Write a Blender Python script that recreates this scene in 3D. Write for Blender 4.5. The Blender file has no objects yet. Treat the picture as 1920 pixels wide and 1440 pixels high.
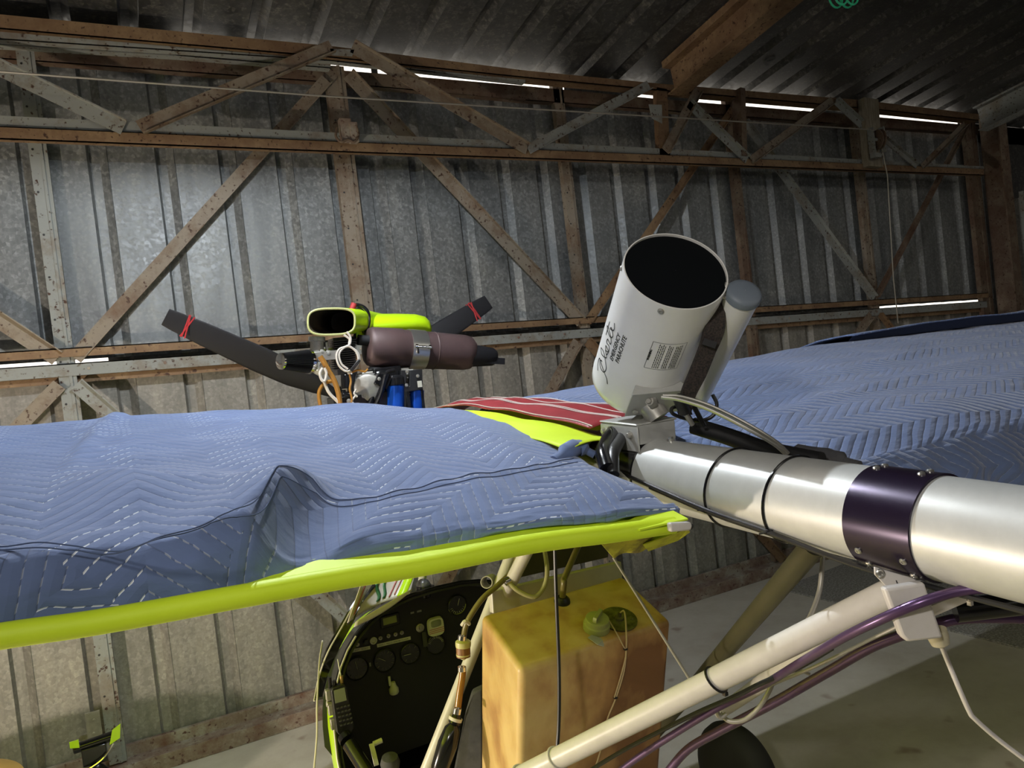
import bpy, bmesh, math, random
from mathutils import Vector as V, Matrix, noise
random.seed(4)
S = bpy.context.scene
COL = S.collection
PI = math.pi

# ---------------------------------------------------------------- camera
F_PX = 1400.0
YAW, PITCH, ROLL = 0.46731787, -0.02391364, -0.11654739
CAM = V((0, 0, 2.015))
_cy, _sy, _cp, _sp, _cr, _sr = (math.cos(YAW), math.sin(YAW), math.cos(PITCH), math.sin(PITCH), math.cos(ROLL), math.sin(ROLL))
FW = V((_sy*_cp, _cy*_cp, _sp))
_r0 = V((_cy, -_sy, 0)); _u0 = _r0.cross(FW)
RT = _cr*_r0 + _sr*_u0
UP = -_sr*_r0 + _cr*_u0
cd = bpy.data.cameras.new('camera'); cam = bpy.data.objects.new('camera', cd); COL.objects.link(cam)
cam.matrix_world = Matrix(((RT.x, UP.x, -FW.x, CAM.x), (RT.y, UP.y, -FW.y, CAM.y), (RT.z, UP.z, -FW.z, CAM.z), (0, 0, 0, 1)))
cd.sensor_fit = 'HORIZONTAL'; cd.sensor_width = 36; cd.lens = F_PX*36/1920; cd.clip_start = .02
S.camera = cam

def at(px, py, **k):
    """point of the place seen at a photograph position, on the plane x=, y= or z="""
    d = FW + (px-960)/F_PX*RT - (py-720)/F_PX*UP
    for a, v in k.items():
        i = 'xyz'.index(a); t = (v-CAM[i])/d[i]
    return CAM + d*t

# ---------------------------------------------------------------- world, lights, exposure
S.view_settings.view_transform = 'Standard'; S.view_settings.look = 'None'
S.view_settings.gamma = 1; S.view_settings.use_curve_mapping = False
S.view_settings.exposure = 0.2
w = bpy.data.worlds.new('daylight'); S.world = w; w.use_nodes = True
w.node_tree.nodes['Background'].inputs[0].default_value = (1, .93, .82, 1)
w.node_tree.nodes['Background'].inputs[1].default_value = 1.9

def lamp(name, kind, loc, power, col, size=.1, target=None, **k):
    l = bpy.data.lights.new(name, kind); l.energy = power; l.color = col
    if kind == 'AREA':
        l.size = size
    else:
        l.shadow_soft_size = size
    for a, b in k.items(): setattr(l, a, b)
    o = bpy.data.objects.new(name, l); COL.objects.link(o); o.location = loc
    if target is not None:
        o.rotation_euler = (V(target)-V(loc)).to_track_quat('-Z', 'Y').to_euler()
    return o
LAMP = V((.50, 2.25, 3.47))                      # bulb of the hooded lamp hanging over the left wing
lamp('overhead_lamp', 'POINT', LAMP, 128, (.88, .94, 1.0), .014)
lamp('hangar_lamp', 'SPOT', (-1.1, -.5, 2.9), 92, (1.0, .95, .89), .08, (1.1, 1.05, 1.75), spot_size=math.radians(62), spot_blend=.9)
lamp('right_wall_fill', 'POINT', (3.2, -2.6, 3.0), 26, (1.0, .95, .88), .10)  # added fill light, there only to brighten the right part of the back wall
lamp('work_lamp', 'POINT', (-1.7, 2.2, 1.05), 170, (1.0, .85, .70), .05)

# ---------------------------------------------------------------- geometry helpers
def frame(d, up=(0, 0, 1)):
    d = V(d).normalized(); u = V(up)
    if abs(d.dot(u.normalized())) > .995: u = V((0, 1, 0)) if abs(d.y) < .9 else V((1, 0, 0))
    s = d.cross(u).normalized(); u = s.cross(d).normalized()
    return d, s, u
def M(*gs):
    vs, fs = [], []
    for g in gs:
        n = len(vs); vs += [V(p) for p in g[0]]; fs += [tuple(i+n for i in f) for f in g[1]]
    return vs, fs
def box(c, size, d=(1, 0, 0), up=(0, 0, 1)):
    c = V(c); a, s, u = frame(d, up); s = -s
    vs = [c + a*(size[0]/2*i) + s*(size[1]/2*j) + u*(size[2]/2*k) for i in (-1, 1) for j in (-1, 1) for k in (-1, 1)]
    return vs, [(0, 1, 3, 2), (4, 6, 7, 5), (0, 4, 5, 1), (2, 3, 7, 6), (0, 2, 6, 4), (1, 5, 7, 3)]
def prism(poly, p0, p1, up=(0, 0, 1)):
    """2D polygon (side, up) extruded from p0 to p1"""
    p0, p1 = V(p0), V(p1); d, s, u = frame(p1-p0, up); n = len(poly)
    vs = [p + s*a + u*b for p in (p0, p1) for a, b in poly]
    fs = [(i, (i+1) % n, n+(i+1) % n, n+i) for i in range(n)] + [tuple(range(n))[::-1], tuple(range(n, 2*n))]
    return vs, fs
def angle(p0, p1, w, d, t=.006, up=(0, 0, 1), flip=1, back=1):
    """L-section bar: plate of width w in the wall plane, flange of depth d on its lower (flip=1) edge"""
    h = w/2*flip
    poly = [(0, -h), (0, h), (t*back, h), (t*back, -h+t*flip), (d*back, -h+t*flip), (d*back, -h)]
    # side axis points along -y for wall bars laid left to right
    d0, s, u = frame(V(p1)-V(p0), up)
    if s.y < 0: poly = [(-a, b) for a, b in poly]
    return prism(poly, p0, p1, up)
def plate(pts, th):
    pts = [V(p) for p in pts]; n = len(pts)
    nm = V((0, 0, 0))
    for i in range(n): nm += pts[i].cross(pts[(i+1) % n])
    nm.normalize()
    vs = pts + [p - nm*th for p in pts]
    return vs, [tuple(range(n)), tuple(range(n, 2*n))[::-1]] + [(i, n+i, n+(i+1) % n, (i+1) % n) for i in range(n)]
def cat(pts, k=6, closed=False):
    pts = [V(p) for p in pts]; n = len(pts); out = []
    rng = n if closed else n-1
    for i in range(rng):
        if closed: a, b, c, d = pts[(i-1) % n], pts[i], pts[(i+1) % n], pts[(i+2) % n]
        else:
            b, c = pts[i], pts[i+1]; a = pts[i-1] if i else b*2-c; d = pts[i+2] if i+2 < n else c*2-b
        for j in range(k):
            t = j/k
            out.append(.5*((2*b)+(c-a)*t+(2*a-5*b+4*c-d)*t*t+(3*b-a-3*c+d)*t**3))
    if not closed: out.append(pts[-1])
    return out
def tube(pts, r, n=10, closed=False, caps=True, sm=0):
    if sm: pts = cat(pts, sm, closed)
    pts = [V(p) for p in pts]; m = len(pts); vs, fs = [], []
    if isinstance(r, (list, tuple)):
        q = len(r)-1; rs = [r[min(int(i*q/(m-1)), q-1)]*(1-(i*q/(m-1)-min(int(i*q/(m-1)), q-1)))+r[min(int(i*q/(m-1)), q-1)+1]*(i*q/(m-1)-min(int(i*q/(m-1)), q-1)) for i in range(m)]
    else: rs = [r]*m
    t0 = (pts[1]-pts[0]).normalized(); _, s, u = frame(t0)
    for i, p in enumerate(pts):
        if closed: t = (pts[(i+1) % m]-pts[i-1]).normalized()
        else: t = (pts[min(i+1, m-1)]-pts[max(i-1, 0)]).normalized()
        s = (s - t*s.dot(t)).normalized(); u = s.cross(t)
        for j in range(n):
            a = 2*PI*j/n; vs.append(p + (s*math.cos(a)+u*math.sin(a))*rs[i])
    for i in range(m if closed else m-1):
        for j in range(n):
            k = (i+1) % m
            fs.append((i*n+j, i*n+(j+1) % n, k*n+(j+1) % n, k*n+j))
    if caps and not closed: fs += [tuple(range(n))[::-1], tuple(range((m-1)*n, m*n))]
    return vs, fs
def lathe(p0, ax, prof, n=32, caps=True, up=(0, 0, 1), closed=False):
    p0 = V(p0); d, s, u = frame(ax, up); vs, fs = [], []; m = len(prof)
    for t, r in prof:
        for j in range(n):
            a = 2*PI*j/n; vs.append(p0 + d*t + (s*math.cos(a)+u*math.sin(a))*max(r, 1e-4))
    for i in range(m if closed else m-1):
        for j in range(n): fs.append((i*n+j, i*n+(j+1) % n, ((i+1) % m)*n+(j+1) % n, ((i+1) % m)*n+j))
    if caps and not closed: fs += [tuple(range(n))[::-1], tuple(range((m-1)*n, m*n))]
    return vs, fs
def cyl(p0, p1, r, n=20):
    return lathe(p0, V(p1)-V(p0), [(0, r), ((V(p1)-V(p0)).length, r)], n)
def pipe(p0, p1, r, t=.002, n=28):
    L = (V(p1)-V(p0)).length
    return lathe(p0, V(p1)-V(p0), [(0, r-t), (0, r), (L, r), (L, r-t)], n, closed=True)
def bolt(p, nrm, r=.006, h=.005):
    p = V(p); nrm = V(nrm).normalized()
    return M(lathe(p, nrm, [(0, r*1.5), (.0015, r*1.5)], 16), lathe(p+nrm*.0015, nrm, [(0, r), (h*.8, r), (h, r*.8)], 6))
def rivet(p, nrm, r=.006):
    return lathe(p, nrm, [(0, r), (.0015, r), (.003, r*.7), (.003, r*.35), (.0015, r*.3)], 14)
def grid(fn, nu, nv):
    vs = [fn(i/nu, j/nv) for i in range(nu+1) for j in range(nv+1)]
    return vs, [(i*(nv+1)+j, (i+1)*(nv+1)+j, (i+1)*(nv+1)+j+1, i*(nv+1)+j+1) for i in range(nu) for j in range(nv)]
def loft(rings, caps=(True, True)):
    n = len(rings[0]); vs = [V(p) for r in rings for p in r]; fs = []
    for i in range(len(rings)-1):
        for j in range(n): fs.append((i*n+j, i*n+(j+1) % n, (i+1)*n+(j+1) % n, (i+1)*n+j))
    if caps[0]: fs.append(tuple(range(n))[::-1])
    if caps[1]: fs.append(tuple(range((len(rings)-1)*n, len(rings)*n)))
    return vs, fs
def sell(c, ax, ay, n=2, k=40):
    """super-ellipse ring"""
    out = []
    for i in range(k):
        a = 2*PI*i/k; ca, sa = math.cos(a), math.sin(a)
        out.append(V(c) + V(ax)*(math.copysign(abs(ca)**(2/n), ca)) + V(ay)*(math.copysign(abs(sa)**(2/n), sa)))
    return out

def wloc(p):
    l = V((0, 0, 0))
    while p: l += p.location; p = p.parent
    return l
def mk(name, g, mat, parent=None, smooth=40, bev=0, seg=2, uv=None, solid=0, label=None, sub=0):
    me = bpy.data.meshes.new(name); vs, fs = g
    if parent: off = wloc(parent)
    else:
        xs = [p[0] for p in vs]; ys = [p[1] for p in vs]; zs = [p[2] for p in vs]
        off = V(((min(xs)+max(xs))/2, (min(ys)+max(ys))/2, min(zs)))
    me.from_pydata([V(p)-off for p in vs], [], fs)
    b = bmesh.new(); b.from_mesh(me)
    if not uv and not solid: bmesh.ops.recalc_face_normals(b, faces=b.faces)
    b.to_mesh(me); b.free()
    o = bpy.data.objects.new(name, me); COL.objects.link(o)
    if parent: o.parent = parent
    else: o.location = off
    me.materials.append(mat)
    if uv:
        ul = me.uv_layers.new(name='UVMap')
        for lp in me.loops: ul.data[lp.index].uv = uv[lp.vertex_index]
    if smooth:
        me.shade_smooth(); me.set_sharp_from_angle(angle=math.radians(smooth))
    if bev:
        m = o.modifiers.new('b', 'BEVEL'); m.width = bev; m.segments = seg; m.limit_method = 'ANGLE'; m.angle_limit = math.radians(35)
        m.harden_normals = False
    if solid:
        m = o.modifiers.new('s', 'SOLIDIFY'); m.thickness = abs(solid); m.offset = -1 if solid > 0 else 1
    if sub:
        m = o.modifiers.new('ss', 'SUBSURF'); m.levels = m.render_levels = sub
    if label: o['label'] = label
    return o
def many(name, geos, mat, parent=None, **k):
    """the same kind of part several times: one object each"""
    return [mk(name, g, mat, parent, **k) for g in geos]
def tag(o, label, cat, group=None, kind=None):
    o['label'] = label; o['category'] = cat
    if group: o['group'] = group
    if kind: o['kind'] = kind
    return o
def thing(name, label, cat, loc=(0, 0, 0), group=None):
    o = bpy.data.objects.new(name, None); COL.objects.link(o); o.location = loc; o.empty_display_size = .1
    return tag(o, label, cat, group)
def struct(name, g, mat, parent=None, **k):
    o = mk(name, g, mat, parent, **k)
    if not parent: o['kind'] = 'structure'
    return o
def textgeo(s, size, extr=.0004):
    c = bpy.data.curves.new('t', 'FONT'); c.body = s; c.size = size; c.extrude = extr; c.align_x = 'LEFT'; c.resolution_u = 2
    o = bpy.data.objects.new('t', c); COL.objects.link(o)
    dg = bpy.context.evaluated_depsgraph_get(); dg.update()
    me = o.evaluated_get(dg).to_mesh()
    g = ([v.co.copy() for v in me.vertices], [tuple(p.vertices) for p in me.polygons])
    bpy.data.objects.remove(o); bpy.data.curves.remove(c)
    return g
def place(g, o, ux, uy):
    o, ux, uy = V(o), V(ux).normalized(), V(uy).normalized(); n = ux.cross(uy)
    return [o+ux*p[0]+uy*p[1]+n*p[2] for p in g[0]], g[1]

# ---------------------------------------------------------------- materials
def N(nt, t, **k):
    n = nt.nodes.new(t)
    for a, b in k.items(): setattr(n, a, b)
    return n
def base(name, col, rough=.5, metal=0.0, **k):
    m = bpy.data.materials.new(name); m.use_nodes = True; b = m.node_tree.nodes['Principled BSDF']
    b.inputs['Base Color'].default_value = (*col, 1); b.inputs['Roughness'].default_value = rough; b.inputs['Metallic'].default_value = metal
    for a, v in k.items(): b.inputs[a.replace('_', ' ')].default_value = v
    return m
def ramp(nt, fac, stops):
    r = N(nt, 'ShaderNodeValToRGB'); e = r.color_ramp.elements
    e[0].position, e[0].color = stops[0][0], (*stops[0][1], 1)
    e[1].position, e[1].color = stops[-1][0], (*stops[-1][1], 1)
    for p, c in stops[1:-1]:
        x = e.new(p); x.color = (*c, 1)
    nt.links.new(fac, r.inputs[0]); return r.outputs[0]
def noisy(name, stops, scale=8, rough=.5, metal=0, bump=0, detail=6, stretch=(1, 1, 1), rr=None, dist=0.002, **k):
    m = base(name, stops[0][1], rough, metal, **k); nt = m.node_tree; b = nt.nodes['Principled BSDF']
    g = N(nt, 'ShaderNodeNewGeometry'); mp = N(nt, 'ShaderNodeMapping'); mp.inputs['Scale'].default_value = stretch
    nt.links.new(g.outputs['Position'], mp.inputs[0])
    n = N(nt, 'ShaderNodeTexNoise'); n.inputs['Scale'].default_value = scale; n.inputs['Detail'].default_value = detail; n.inputs['Roughness'].default_value = .65
    nt.links.new(mp.outputs[0], n.inputs[0])
    nt.links.new(ramp(nt, n.outputs[0], stops), b.inputs['Base Color'])
    if bump:
        bp = N(nt, 'ShaderNodeBump'); bp.inputs['Strength'].default_value = bump; bp.inputs['Distance'].default_value = dist
        nt.links.new(n.outputs[0], bp.inputs['Height']); nt.links.new(bp.outputs[0], b.inputs['Normal'])
    return m
def galv(name, a, bcol, c, spang=55, rough=.5, metal=.35, streak=True):
    """galvanised sheet: spangles, water streaks and stains"""
    m = base(name, a, rough, metal); nt = m.node_tree; b = nt.nodes['Principled BSDF']; L = nt.links.new
    g = N(nt, 'ShaderNodeNewGeometry')
    v = N(nt, 'ShaderNodeTexVoronoi'); v.inputs['Scale'].default_value = spang; L(g.outputs['Position'], v.inputs['Vector'])
    n = N(nt, 'ShaderNodeTexNoise'); n.inputs['Scale'].default_value = 70; n.inputs['Detail'].default_value = 4; L(g.outputs['Position'], n.inputs[0])
    n2 = N(nt, 'ShaderNodeTexNoise'); n2.inputs['Scale'].default_value = 1.6; n2.inputs['Detail'].default_value = 8; n2.inputs['Roughness'].default_value = .7
    mp = N(nt, 'ShaderNodeMapping'); mp.inputs['Scale'].default_value = (3.5, 3.5, .6) if streak else (1, 1, 1); L(g.outputs['Position'], mp.inputs[0]); L(mp.outputs[0], n2.inputs[0])
    sp = N(nt, 'ShaderNodeMath', operation='MULTIPLY'); L(v.outputs['Color'], sp.inputs[0]); L(n.outputs[0], sp.inputs[1])
    col = ramp(nt, sp.outputs[0], [(.06, a), (.30, bcol), (.55, c)])
    mx = N(nt, 'ShaderNodeMix', data_type='RGBA', blend_type='MULTIPLY'); mx.inputs[0].default_value = 1
    L(col, mx.inputs[6]); L(ramp(nt, n2.outputs[0], [(.28, (.55, .55, .55)), (.5, (.9, .9, .9)), (.72, (1.25, 1.22, 1.17))]), mx.inputs[7])
    L(mx.outputs[2], b.inputs['Base Color'])
    rr = N(nt, 'ShaderNodeMapRange'); rr.inputs[3].default_value = rough-.12; rr.inputs[4].default_value = rough+.15; L(v.outputs['Color'], rr.inputs[0]); L(rr.outputs[0], b.inputs['Roughness'])
    return m
def steel(name, paint, rust, amt=.5, deep=(.05, .022, .012)):
    """old painted angle iron with rust freckles"""
    m = base(name, paint, .75, .0); nt = m.node_tree; b = nt.nodes['Principled BSDF']; L = nt.links.new
    g = N(nt, 'ShaderNodeNewGeometry')
    n = N(nt, 'ShaderNodeTexNoise'); n.inputs['Scale'].default_value = 5; n.inputs['Detail'].default_value = 10; n.inputs['Roughness'].default_value = .72; L(g.outputs['Position'], n.inputs[0])
    n2 = N(nt, 'ShaderNodeTexNoise'); n2.inputs['Scale'].default_value = 42; n2.inputs['Detail'].default_value = 5; L(g.outputs['Position'], n2.inputs[0])
    c1 = ramp(nt, n.outputs[0], [(amt-.14, rust), (amt+.02, tuple((p+r)/2 for p, r in zip(paint, rust))), (amt+.1, paint)])
    f2 = ramp(nt, n2.outputs[0], [(.60, (0, 0, 0)), (.68, (1, 1, 1))])
    mx = N(nt, 'ShaderNodeMix', data_type='RGBA'); L(f2, mx.inputs[0]); L(c1, mx.inputs[6]); mx.inputs[7].default_value = (*deep, 1)
    L(mx.outputs[2], b.inputs['Base Color'])
    bp = N(nt, 'ShaderNodeBump'); bp.inputs['Strength'].default_value = .4; bp.inputs['Distance'].default_value = .002; L(n2.outputs[0], bp.inputs['Height']); L(bp.outputs[0], b.inputs['Normal'])
    return m
def quilt(name, blue, scale=1.0, amp=.055, half=.115, sp=.030, rot=0.0, dashes=1.0, bump=.0028, lc=.6):
    """packing blanket: zigzag rows of stitching (UV in metres)"""
    m = base(name, blue, .92, 0, Sheen_Weight=.25); nt = m.node_tree; b = nt.nodes['Principled BSDF']; L = nt.links.new
    tc = N(nt, 'ShaderNodeTexCoord'); mp = N(nt, 'ShaderNodeMapping'); mp.inputs['Rotation'].default_value = (0, 0, rot); L(tc.outputs['UV'], mp.inputs[0])
    nz = N(nt, 'ShaderNodeTexNoise'); nz.inputs['Scale'].default_value = 5; nz.inputs['Detail'].default_value = 3; L(tc.outputs['UV'], nz.inputs[0])
    nv = N(nt, 'ShaderNodeVectorMath', operation='SCALE'); L(nz.outputs['Color'], nv.inputs[0]); nv.inputs['Scale'].default_value = .022
    ad = N(nt, 'ShaderNodeVectorMath', operation='ADD'); L(mp.outputs[0], ad.inputs[0]); L(nv.outputs[0], ad.inputs[1])
    sx = N(nt, 'ShaderNodeSeparateXYZ'); L(ad.outputs[0], sx.inputs[0])
    def m2(op, a, bb=None, c=None):
        x = N(nt, 'ShaderNodeMath', operation=op)
        for i, s in enumerate((a, bb, c)):
            if s is None: continue
            if isinstance(s, (int, float)): x.inputs[i].default_value = s
            else: L(s, x.inputs[i])
        return x.outputs[0]
    u, v = sx.outputs[0], sx.outputs[1]
    tri = m2('PINGPONG', u, half)
    w_ = m2('DIVIDE', m2('ADD', v, m2('MULTIPLY', tri, amp/half*2)), sp)
    fr = m2('PINGPONG', w_, .5)                          # 0 on the stitch line, .5 between
    # cross seams at the zigzag corners are not stitched; soft puff between the lines
    puff = m2('POWER', m2('MULTIPLY', fr, 2.0), .45)
    line = m2('LESS_THAN', fr, .045)
    dash = m2('LESS_THAN', m2('FRACT', m2('DIVIDE', u, .011)), .62)
    nn = N(nt, 'ShaderNodeTexNoise'); nn.inputs['Scale'].default_value = 7; L(tc.outputs['UV'], nn.inputs[0])
    side = m2('GREATER_THAN', m2('FRACT', m2('DIVIDE', u, 2*half)), .5)
    vis = m2('MULTIPLY', m2('ADD', m2('MULTIPLY', side, .65), .30), m2('GREATER_THAN', nn.outputs[0], .47))
    th = m2('MULTIPLY', m2('MULTIPLY', line, dash), m2('MULTIPLY', vis, dashes))
    n2 = N(nt, 'ShaderNodeTexNoise'); n2.inputs['Scale'].default_value = 3; n2.inputs['Detail'].default_value = 5; L(tc.outputs['UV'], n2.inputs[0])
    cb = ramp(nt, n2.outputs[0], [(.3, tuple(c*.86 for c in blue)), (.7, tuple(c*1.12 for c in blue))])
    ln = N(nt, 'ShaderNodeMix', data_type='RGBA', blend_type='MIX'); L(m2('MULTIPLY', line, .35), ln.inputs[0]); L(cb, ln.inputs[6]); ln.inputs[7].default_value = (*[c*lc for c in blue], 1)
    mx = N(nt, 'ShaderNodeMix', data_type='RGBA'); L(th, mx.inputs[0]); L(ln.outputs[2], mx.inputs[6]); mx.inputs[7].default_value = (.75, .8, .86, 1)
    L(mx.outputs[2], b.inputs['Base Color'])
    wr = N(nt, 'ShaderNodeTexNoise'); wr.inputs['Scale'].default_value = 28; wr.inputs['Detail'].default_value = 4
    mw = N(nt, 'ShaderNodeMapping'); mw.inputs['Scale'].default_value = (.5, 1.6, 1); L(tc.outputs['UV'], mw.inputs[0]); L(mw.outputs[0], wr.inputs[0])
    hh = m2('ADD', puff, m2('MULTIPLY', wr.outputs[0], 1.1))
    bp = N(nt, 'ShaderNodeBump'); bp.inputs['Strength'].default_value = .8; bp.inputs['Distance'].default_value = bump; L(hh, bp.inputs['Height']); L(bp.outputs[0], b.inputs['Normal'])
    return m

MAT = dict(
    wall=galv('galvanised_wall', (.165, .175, .18), (.225, .238, .243), (.33, .35, .355)),
    wall_low=galv('galvanised_lower', (.23, .22, .20), (.29, .28, .255), (.38, .365, .33), 55, .6, .25),
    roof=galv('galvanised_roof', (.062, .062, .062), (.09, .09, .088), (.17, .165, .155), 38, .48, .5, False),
    steel=steel('steel_beige', (.235, .20, .155), (.13, .075, .042), .43),
    steel_rust=steel('steel_rusty', (.18, .14, .10), (.10, .055, .036), .50),
    steel_grey=steel('steel_grey', (.25, .265, .255), (.17, .135, .10), .40),
    steel_brown=steel('steel_brown', (.25, .165, .09), (.15, .085, .045), .5),
    sill=steel('sill_rust', (.34, .31, .26), (.15, .075, .05), .5, (.09, .04, .03)),
    plank=noisy('old_wood', [(.35, (.30, .27, .21)), (.6, (.20, .17, .12))], 9, .8, stretch=(6, 6, 1), bump=.3),
    white=noisy('white_enamel', [(.3, (.70, .69, .67)), (.7, (.80, .79, .76))], 4, .28, Coat_Weight=.3),
    pwhite=noisy('powder_white', [(.3, (.52, .49, .46)), (.7, (.62, .59, .56))], 14, .38),
    alu=noisy('boom_aluminium', [(.3, (.53, .54, .52)), (.7, (.59, .60, .58))], 30, .40, .25),
    alu2=noisy('sleeve_aluminium', [(.3, (.35, .35, .36)), (.7, (.5, .5, .5))], 12, .25, .9),
    bracket=noisy('bare_plate', [(.3, (.40, .40, .38)), (.7, (.50, .50, .48))], 20, .45, .25),
    anod=base('dark_purple_anodised', (.020, .012, .030), .26, .55),
    purple=base('purple_tube', (.10, .055, .13), .28, .5),
    black=base('black_plastic', (.012, .012, .013), .42),
    blackgl=base('black_gloss', (.008, .008, .009), .16),
    rubber=base('black_rubber', (.018, .017, .016), .75),
    canin=base('canister_inside', (.004, .005, .006), .9, 0, Specular_IOR_Level=.08),
    grey=base('grey_cap', (.15, .18, .22), .5),
    yellow=noisy('fluorescent_fabric', [(.3, (.58, .78, .015)), (.7, (.66, .86, .03))], 6, .55),
    yellowgl=base('fluorescent_gloss', (.55, .85, .01), .25),
    olive=noisy('olive_tube', [(.3, (.055, .05, .025)), (.7, (.085, .08, .045))], 4, .45, .2),
    red=noisy('red_vinyl', [(.3, (.20, .013, .018)), (.7, (.29, .022, .028))], 22, .45, bump=.3),
    stitch=base('white_thread', (.62, .55, .50), .8),
    tank=tankmat() if 0 else None,
    blk=base('matte_black', (.010, .010, .011), .6),
    muf=noisy('brown_muffler', [(.3, (.060, .036, .036)), (.6, (.085, .053, .052))], 5, .55, .25, bump=.15),
    steelbr=base('bright_steel', (.55, .54, .50), .28, .9),
    chrome=base('chrome', (.75, .75, .76), .1, 1.0),
    zinc=noisy('cast_metal', [(.3, (.32, .31, .28)), (.7, (.48, .46, .42))], 30, .42, .6),
    amber=base('amber_hose', (.42, .20, .035), .25, 0, Transmission_Weight=.25),
    clear=base('clear_hose', (.62, .58, .30), .15, 0, Transmission_Weight=.45),
    hoseol=base('olive_hose', (.17, .14, .045), .3),
    wirew=base('white_wire', (.62, .58, .52), .5),
    wireg=base('grey_hose', (.36, .34, .30), .4, .3),
    blue=base('blue_anodised', (.01, .10, .62), .22, .5),
    carbon=base('propeller_black', (.008, .008, .010), .6, 0, Specular_IOR_Level=.25),
    redtape=base('red_tape', (.35, .025, .03), .5),
    seatgrey=noisy('grey_seat_fabric', [(.3, (.04, .04, .045)), (.7, (.07, .07, .075))], 30, .85),
    tanin=noisy('olive_lining', [(.3, (.05, .045, .025)), (.7, (.09, .08, .05))], 6, .7),
    labelw=base('label_white', (.58, .58, .50), .6),
    lcd=base('grey_display', (.22, .24, .17), .35),
    lcdg=base('green_display', (.30, .34, .09), .3),
    dial=base('dial_black', (.018, .018, .020), .3),
    ink=base('black_ink', (.02, .02, .02), .6),
    gink=base('grey_ink', (.22, .22, .22), .6),
    green=base('green_stripe', (.03, .13, .05), .5),
    pink=base('pink_stripe', (.45, .12, .13), .5),
    decal=base('cowl_white', (.66, .60, .60), .35),
    drum=noisy('ochre_drum', [(.3, (.46, .27, .06)), (.7, (.55, .34, .09))], 4, .5),
    glowgreen=base('green_coil', (.06, .80, .42), .3),
    blanket=quilt('blanket_blue', (.115, .165, .315)),
    blanket2=quilt('blanket_blue_coarse', (.11, .158, .30), amp=.05, half=.075, sp=.034, rot=.9, dashes=.8),
    blanket3=quilt('blanket_right', (.11, .158, .30), amp=.05, half=.07, sp=.036, rot=PI/2+.1, dashes=.25, bump=.0055, lc=1.9),
    navy=base('navy_gap_shade', (.018, .028, .065), .95),  # dark colour standing in for shade under the lifted blanket edge
)
# concrete floor: slabs, stains
def concrete():
    m = base('concrete', (.4, .37, .32), .62); nt = m.node_tree; b = nt.nodes['Principled BSDF']; L = nt.links.new
    g = N(nt, 'ShaderNodeNewGeometry')
    n = N(nt, 'ShaderNodeTexNoise'); n.inputs['Scale'].default_value = 2.2; n.inputs['Detail'].default_value = 9; n.inputs['Roughness'].default_value = .7; L(g.outputs['Position'], n.inputs[0])
    c = ramp(nt, n.outputs[0], [(.3, (.46, .41, .34)), (.5, (.56, .52, .45)), (.7, (.64, .60, .53))])
    s = N(nt, 'ShaderNodeTexNoise'); s.inputs['Scale'].default_value = 4.5; s.inputs['Detail'].default_value = 2; L(g.outputs['Position'], s.inputs[0])
    st = ramp(nt, s.outputs[0], [(.66, (1, 1, 1)), (.74, (.62, .52, .48))])
    mx = N(nt, 'ShaderNodeMix', data_type='RGBA', blend_type='MULTIPLY'); mx.inputs[0].default_value = 1; L(c, mx.inputs[6]); L(st, mx.inputs[7]); L(mx.outputs[2], b.inputs['Base Color'])
    return m
MAT['concrete'] = concrete()
def tankmat():
    # yellow translucent plastic; brown fuel stains grow towards the right-hand side of the rear face
    m = base('tank_plastic', (.6, .4, .1), .42); nt = m.node_tree; b = nt.nodes['Principled BSDF']; L = nt.links.new
    g = N(nt, 'ShaderNodeNewGeometry'); sx = N(nt, 'ShaderNodeSeparateXYZ'); L(g.outputs['Position'], sx.inputs[0])
    n = N(nt, 'ShaderNodeTexNoise'); n.inputs['Scale'].default_value = 6; n.inputs['Detail'].default_value = 6
    mp = N(nt, 'ShaderNodeMapping'); mp.inputs['Scale'].default_value = (1.7, 1.7, .9); L(g.outputs['Position'], mp.inputs[0]); L(mp.outputs[0], n.inputs[0])
    rx = N(nt, 'ShaderNodeMapRange'); rx.inputs[1].default_value = .82; rx.inputs[2].default_value = 1.12; L(sx.outputs[0], rx.inputs[0])
    rz_ = N(nt, 'ShaderNodeMapRange'); rz_.inputs[1].default_value = 1.34; rz_.inputs[2].default_value = 1.24; L(sx.outputs[2], rz_.inputs[0])
    a = N(nt, 'ShaderNodeMath', operation='MULTIPLY'); L(rx.outputs[0], a.inputs[0]); L(rz_.outputs[0], a.inputs[1])
    a2 = N(nt, 'ShaderNodeMath', operation='MULTIPLY_ADD'); L(a.outputs[0], a2.inputs[0]); a2.inputs[1].default_value = .38; L(n.outputs[0], a2.inputs[2])
    L(ramp(nt, a2.outputs[0], [(.40, (.64, .46, .20)), (.52, (.56, .37, .145)), (.64, (.42, .235, .09)), (.82, (.20, .09, .035))]), b.inputs['Base Color'])
    b.inputs['Subsurface Weight'].default_value = .25; b.inputs['Subsurface Radius'].default_value = (.03, .015, .005); b.inputs['Subsurface Scale'].default_value = .5
    return m
MAT['tank'] = tankmat()
MAT['rough_concrete'] = noisy('exposed_aggregate', [(.35, (.14, .13, .115)), (.5, (.27, .255, .23)), (.62, (.42, .40, .37))], 75, .85, bump=.6)
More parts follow.
